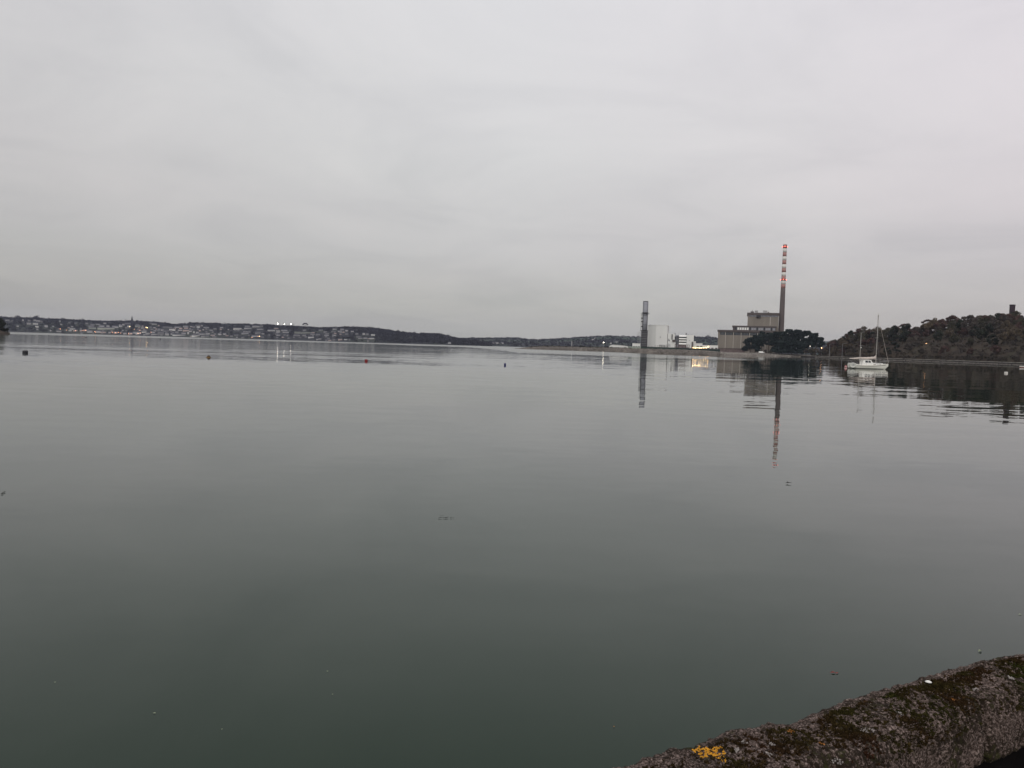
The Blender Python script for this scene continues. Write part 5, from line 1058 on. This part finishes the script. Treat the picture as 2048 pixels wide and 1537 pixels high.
for s in ss:
    base_ = EP[0] + dirw * s + nrm * edge_off(s)
    for j in range(nq):
        q = j / (nq - 1); o1, z1 = wall_profile(q, s); o2, z2 = wall_profile(min(1, q + .01), s); o0, z0 = wall_profile(max(0, q - .01), s)
        t1, t2 = o2 - o0, z2 - z0; l_ = math.hypot(t1, t2) or 1; no, nz2 = -t2 / l_, t1 / l_
        p = base_ + nrm * o1; h = wall_disp(p.x, p.y, WT + z1, s, q)
        V.append((p.x + nrm.x * no * h, p.y + nrm.y * no * h, WT + z1 + nz2 * h))
V = np.array(V)
Tw = np.array([(i * nq + j, (i + 1) * nq + j, (i + 1) * nq + j + 1, i * nq + j + 1) for i in range(ns - 1) for j in range(nq - 1)])
m = bpy.data.materials.new('weathered_coping'); m.use_nodes = True; t = m.node_tree; bs = t.nodes['Principled BSDF']; bs.inputs['Roughness'].default_value = .92; bs.inputs['Specular IOR Level'].default_value = .2
g = N(t, 'ShaderNodeNewGeometry')
def noi(sc, det=4, rough=.6, dist=0.0, off=0.0, typ='ShaderNodeTexNoise'):
    mp = N(t, 'ShaderNodeMapping'); mp.inputs['Location'].default_value = (off, off, off); t.links.new(g.outputs['Position'], mp.inputs[0])
    n = N(t, typ); n.inputs['Scale'].default_value = sc; t.links.new(mp.outputs[0], n.inputs[0])
    if typ == 'ShaderNodeTexNoise': n.inputs['Detail'].default_value = det; n.inputs['Roughness'].default_value = rough; n.inputs['Distortion'].default_value = dist
    return n
A1 = noi(46, 6, .65); A2 = noi(150, 5, .72, 0, 3); A3 = noi(7, 4, .55, .5, 9); A4 = noi(260, 3, .7, 0, 1); A5 = noi(75, 6, .72, .8, 14)
c = ramp(t, A2.outputs[0], [(.38, (.022, .015, .011)), (.47, (.10, .070, .056)), (.55, (.235, .175, .150)), (.66, (.48, .38, .335))])
dark = ramp(t, math_(t, 'ADD', math_(t, 'MULTIPLY', A5.outputs[0], .7), math_(t, 'MULTIPLY', A3.outputs[0], .3)), [(.492, (0, 0, 0)), (.53, (1, 1, 1))])
c = mixc(t, dark, c, mixc(t, A4.outputs[0], (.012, .007, .005), (.05, .035, .022)))
green = ramp(t, math_(t, 'ADD', math_(t, 'MULTIPLY', A1.outputs[0], .55), math_(t, 'MULTIPLY', A3.outputs[0], .45)), [(.55, (0, 0, 0)), (.62, (.85, .85, .85))])
c = mixc(t, green, c, mixc(t, A2.outputs[0], (.02, .018, .006), (.075, .075, .02)))
t.links.new(c, bs.inputs['Base Color'])
bp = N(t, 'ShaderNodeBump'); bp.inputs['Distance'].default_value = .004; t.links.new(A4.outputs[0], bp.inputs['Height'])
bp2 = N(t, 'ShaderNodeBump'); bp2.inputs['Distance'].default_value = .01; t.links.new(A2.outputs[0], bp2.inputs['Height']); t.links.new(bp.outputs[0], bp2.inputs['Normal']); t.links.new(bp2.outputs[0], bs.inputs['Normal'])
wm_ = m
qw = empty('quay_wall', EP[0] + nrm * .1 - Vector((0, 0, WT)), 0, 'weathered stone quay wall with moss and lichen at the bottom right corner', 'wall')
me = mesh_np('coping', V - np.array(qw.location), Tw, wm_, smooth=True); cp = link(me, 'coping', qw)
mb = MB(); a_ = qw.location
def WP(s, o_, z): p = EP[0] + dirw * s + nrm * o_ - a_; return (p.x, p.y, z)
mb.rings([[WP(s, .03, -1.5), WP(s, .03, WT - .12), WP(s, WW - .03, WT - .12), WP(s, WW - .03, -1.5)] for s in (-12, -6, -3, 0, 1, 2, 3.1, 6, 12, 25)]); M['shade_stone'] = mat('shade_black_stone', (.006, .005, .005), .95, var=.4, scale=12, bump=.01, spec=.05); mb.build('wall_face', M['shade_stone'], qw)  # near-black base colour paints in the shadow of the recess under the coping
mb = MB()
for sa, sb in ((-12, -.56), (3.11, 25)):
    n = int((sb - sa) / .5); mb.rings([[WP(s, .0, WT - .12), WP(s, .03, WT), WP(s, WW * .7, WT), WP(s, WW, WT - .05), WP(s, WW + .03, WT - WTH), WP(s, WW - .04, WT - WTH - .02)] for s in [sa + (sb - sa) * i / n for i in range(n + 1)]])
mb.build('plain_coping', wm_, qw)
# path behind the wall and the land the viewer stands on
def quad(name, o0, o1, z, sa, sb, m, nn=1):
    mb = MB(); P = [EP[0] + dirw * sa + nrm * o0, EP[0] + dirw * sb + nrm * o0, EP[0] + dirw * sb + nrm * o1, EP[0] + dirw * sa + nrm * o1]
    mb.rings([[(p.x, p.y, zz) for p in P] for zz in (-1.5, z)]); o = mb.build(name, m); tag(o, kind='structure'); return o
M['path'] = mat('path_tarmac', (.05, .05, .05), .95, var=.3, scale=30, bump=.01); M['grass'] = mat('verge_grass', (.05, .07, .03), .95, var=.4, scale=8)
quad('path', WW - .02, 4.0, 1.4, -12, 25, M['path']); quad('ground', 4.01, 300, 1.404, -150, 150, M['grass'])
# moss, lichen and a shell on the coping
def surf(s, q):
    i = int(round((s - s0) / (s1 - s0) * (ns - 1))); j = int(round(q * (nq - 1))); i = max(1, min(ns - 2, i)); j = max(1, min(nq - 2, j))
    p = Vector(V[i * nq + j]); du = Vector(V[(i + 1) * nq + j]) - Vector(V[(i - 1) * nq + j]); dv = Vector(V[i * nq + j + 1]) - Vector(V[i * nq + j - 1]); n = du.cross(dv).normalized()
    if n.z < -.2 or (n.dot(nrm) < 0 and q > .6): n = -n
    return p, n, du.normalized()
LY = [onz(1407, 1503, WT), onz(1431, 1507, WT)]
rm = random.Random(4); vs = []; fs = []; tn = []
for i in range(42000):
    s = rm.uniform(-.3, 2.1); q = rm.uniform(.455, .74); p, n, tt = surf(s, q)
    f = fb(p.x + 3, p.y, p.z, 8, 3) * .6 + fb(p.x, p.y + 9, p.z, 70, 3) * .75 - max(0, q - .60) * 2.4 - max(0, .55 - s) * .35
    if f < (.03 if s < .45 else -.06): continue
    if any((p - l_).length < .024 for l_ in LY): continue
    hh = rm.uniform(.002, .0065) * (1 + min(1.2, f)); col = (.5 + .5 * rm.random()) * (1.0 if rm.random() < .85 else 1.9); hue = fb(p.x, p.y, p.z, 6, 2)
    hue = hue + (.8 if s > .7 and fb(p.x, p.y, p.z, 5, 2) > .05 else -.05); colr = (col * (1.15 - .1 * hue), col * (.95 + .3 * hue), col * (.8 - .1 * hue))
    for b_ in range(3):
        d_ = (n + Vector((rm.gauss(0, .7), rm.gauss(0, .7), rm.gauss(0, .3)))).normalized(); sd_ = d_.cross(Vector((rm.gauss(0, 1), rm.gauss(0, 1), rm.gauss(0, 1)))).normalized() * rm.uniform(.0012, .0026); k0 = len(vs)
        vs += [p - sd_ - n * .001, p + sd_ - n * .001, p + d_ * hh + sd_ * .5, p + d_ * hh * .9 - sd_ * .5]; fs.append((k0, k0 + 1, k0 + 2, k0 + 3)); tn += [colr] * 4
M['moss'] = mat('moss', (.036, .029, .014), .95, var=.3, scale=60, vcol=True, spec=.05)
o = link(mesh_np('moss', np.array([tuple(v) for v in vs]), np.array(fs), M['moss'], np.array(tn)), 'moss'); tag(o, 'dark and green moss growing over the top of the quay wall', 'moss', kind='stuff')
M['lich_y'] = mat('yellow_lichen', (.62, .30, .025), .9, var=.35, scale=120, bump=.003); M['lich_o'] = mat('orange_lichen', (.42, .17, .04), .9, var=.35, scale=120, bump=.003); M['lich_w'] = mat('pale_lichen', (.30, .27, .25), .9, var=.3, scale=140, bump=.003)
def find_sq(px, py):
    best = None
    for i in range(0, ns, 3):
        for j in range(int(nq * .30), int(nq * .95), 2):
            v = V[i * nq + j]; x, y = proj(v); dd = (x - px) ** 2 + (y - py) ** 2
            if best is None or dd < best[0]: best = (dd, ss[i], j / (nq - 1))
    return best[1], best[2]
Lq = 0.30 + .06 + WW + WTH + .15
def lichen(px, py, r, m, lab, seed, name='lichen_patch', aspect=1.0):
    s, q = find_sq(px, py); rr = random.Random(seed); mb = MB(); nrg, na = 5, 26
    n_ = int(60 * (r / .01) ** 1.3)
    for k_ in range(n_):
        t_ = rr.uniform(0, 6.28); R = r * math.sqrt(rr.random()) * (1 + .25 * math.sin(3 * t_ + seed))
        if (R < .3 * r and rr.random() < .5) or fb(R * math.cos(t_) + seed, R * math.sin(t_), 0, 160, 2) < -.12: continue
        p, n, tt = surf(s + R * math.cos(t_) * aspect, q + R * math.sin(t_) * (1.5 if m == 'lich_y' else 1) / .72)
        p = p + n * .0012 - qw.location; g1 = n.orthogonal().normalized(); g2 = n.cross(g1); fr_ = rr.uniform(.0012, .0030)
        o1 = [tuple(p + (g1 * math.cos(a * 1.047) + g2 * math.sin(a * 1.047)) * fr_ * rr.uniform(.7, 1.3)) for a in range(6)]; o2 = [tuple(Vector(v) * .55 + p * .45 + n * rr.uniform(.0012, .003)) for v in o1]
        mb.rings([o1, o2])
    o = mb.build(name, M[m], qw); o['label'] = lab; return o
lichen(1407, 1503, .020, 'lich_y', 'bright yellow lichen patch near the outer edge', 1); lichen(1431, 1507, .021, 'lich_y', 'bright yellow lichen patch right beside the first', 2); lichen(1396, 1521, .010, 'lich_o', 'small orange lichen spot under the yellow patches', 3)
lichen(1641, 1489, .007, 'lich_o', 'orange lichen dot in the mossy middle', 4); lichen(1868, 1386, .010, 'lich_o', 'orange lichen smear near the white shell', 5, aspect=1.6); lichen(1903, 1399, .007, 'lich_o', 'orange lichen dot right of the smear', 6); lichen(1580, 1463, .008, 'lich_o', 'faint orange lichen by the notch', 7); lichen(1338, 1528, .009, 'lich_o', 'orange lichen at the lower end', 8)
for i, (px, py, r) in enumerate(((1733, 1458, .008), (1727, 1463, .006), (1740, 1461, .005), (1797, 1428, .009), (1804, 1431, .005), (1678, 1520, .008), (1540, 1510, .007), (1965, 1353, .006), (2023, 1356, .009), (1948, 1379, .005), (1490, 1486, .007), (1545, 1490, .008), (1470, 1500, .007))): lichen(px, py, r, 'lich_w', 'pale grey lichen crust', 20 + i, 'pale_lichen_patch')
s, q = find_sq(1849, 1369); q = max(q, .475); p, n, tt = surf(s, q); p = p + Vector((0, 0, .007))
mb = MB(); mb.lathe([(.001, -.002), (.010, 0), (.0125, .002), (.010, .005), (.005, .008), (.001, .009)], 16); o = mb.build('shell', M['deck'], None, True); o.location = p + n * .002; o.scale = (.8, .5, .7); o.rotation_euler = (0, 0, math.atan2(dirw.y, dirw.x) - .9); tag(o, 'small white shell lying near the outer edge of the mossy wall', 'shell')
# ------------------------------------------------------------ labels that single out
from collections import defaultdict
D = defaultdict(list)
for o, lab, x in ALL: D[lab].append((x, o))
ORD = {2: ('left', 'right'), 3: ('left', 'middle', 'right')}
NTH = ('leftmost', 'second from left', 'third from left', 'fourth from left', 'fifth from left', 'sixth from left', 'seventh from left', 'eighth from left', 'ninth from left', 'tenth from left')
NUMW = ('', '', 'two', 'three', 'four', 'five', 'six', 'seven', 'eight', 'nine', 'ten')
for lab, L in D.items():
    if len(L) < 2: continue
    L.sort(key=lambda q: q[0]); n = len(L)
    for i, (x, o) in enumerate(L):
        w_ = ORD[n][i] + ' one' if n in ORD else NTH[i] if i < len(NTH) else None
        if w_: o['label'] = (lab + ', ' + w_) if n <= 10 else lab
# ------------------------------------------------------------ haze
mb = MB(); mb.box(-9600, 9600, -9600, 9600, -3.2, 260); o = mb.build('haze', bpy.data.materials.new('haze_air')); tag(o, kind='stuff')
hm = o.data.materials[0]; hm.use_nodes = True; t = hm.node_tree; t.nodes.clear(); ou = N(t, 'ShaderNodeOutputMaterial'); pv = N(t, 'ShaderNodeVolumePrincipled'); pv.inputs['Color'].default_value = (.70, .76, .96, 1); pv.inputs['Density'].default_value = 3.4e-5; pv.inputs['Anisotropy'].default_value = 0.0
t.links.new(pv.outputs[0], ou.inputs['Volume'])
print('trees', cnt, 'objects', len(bpy.data.objects))
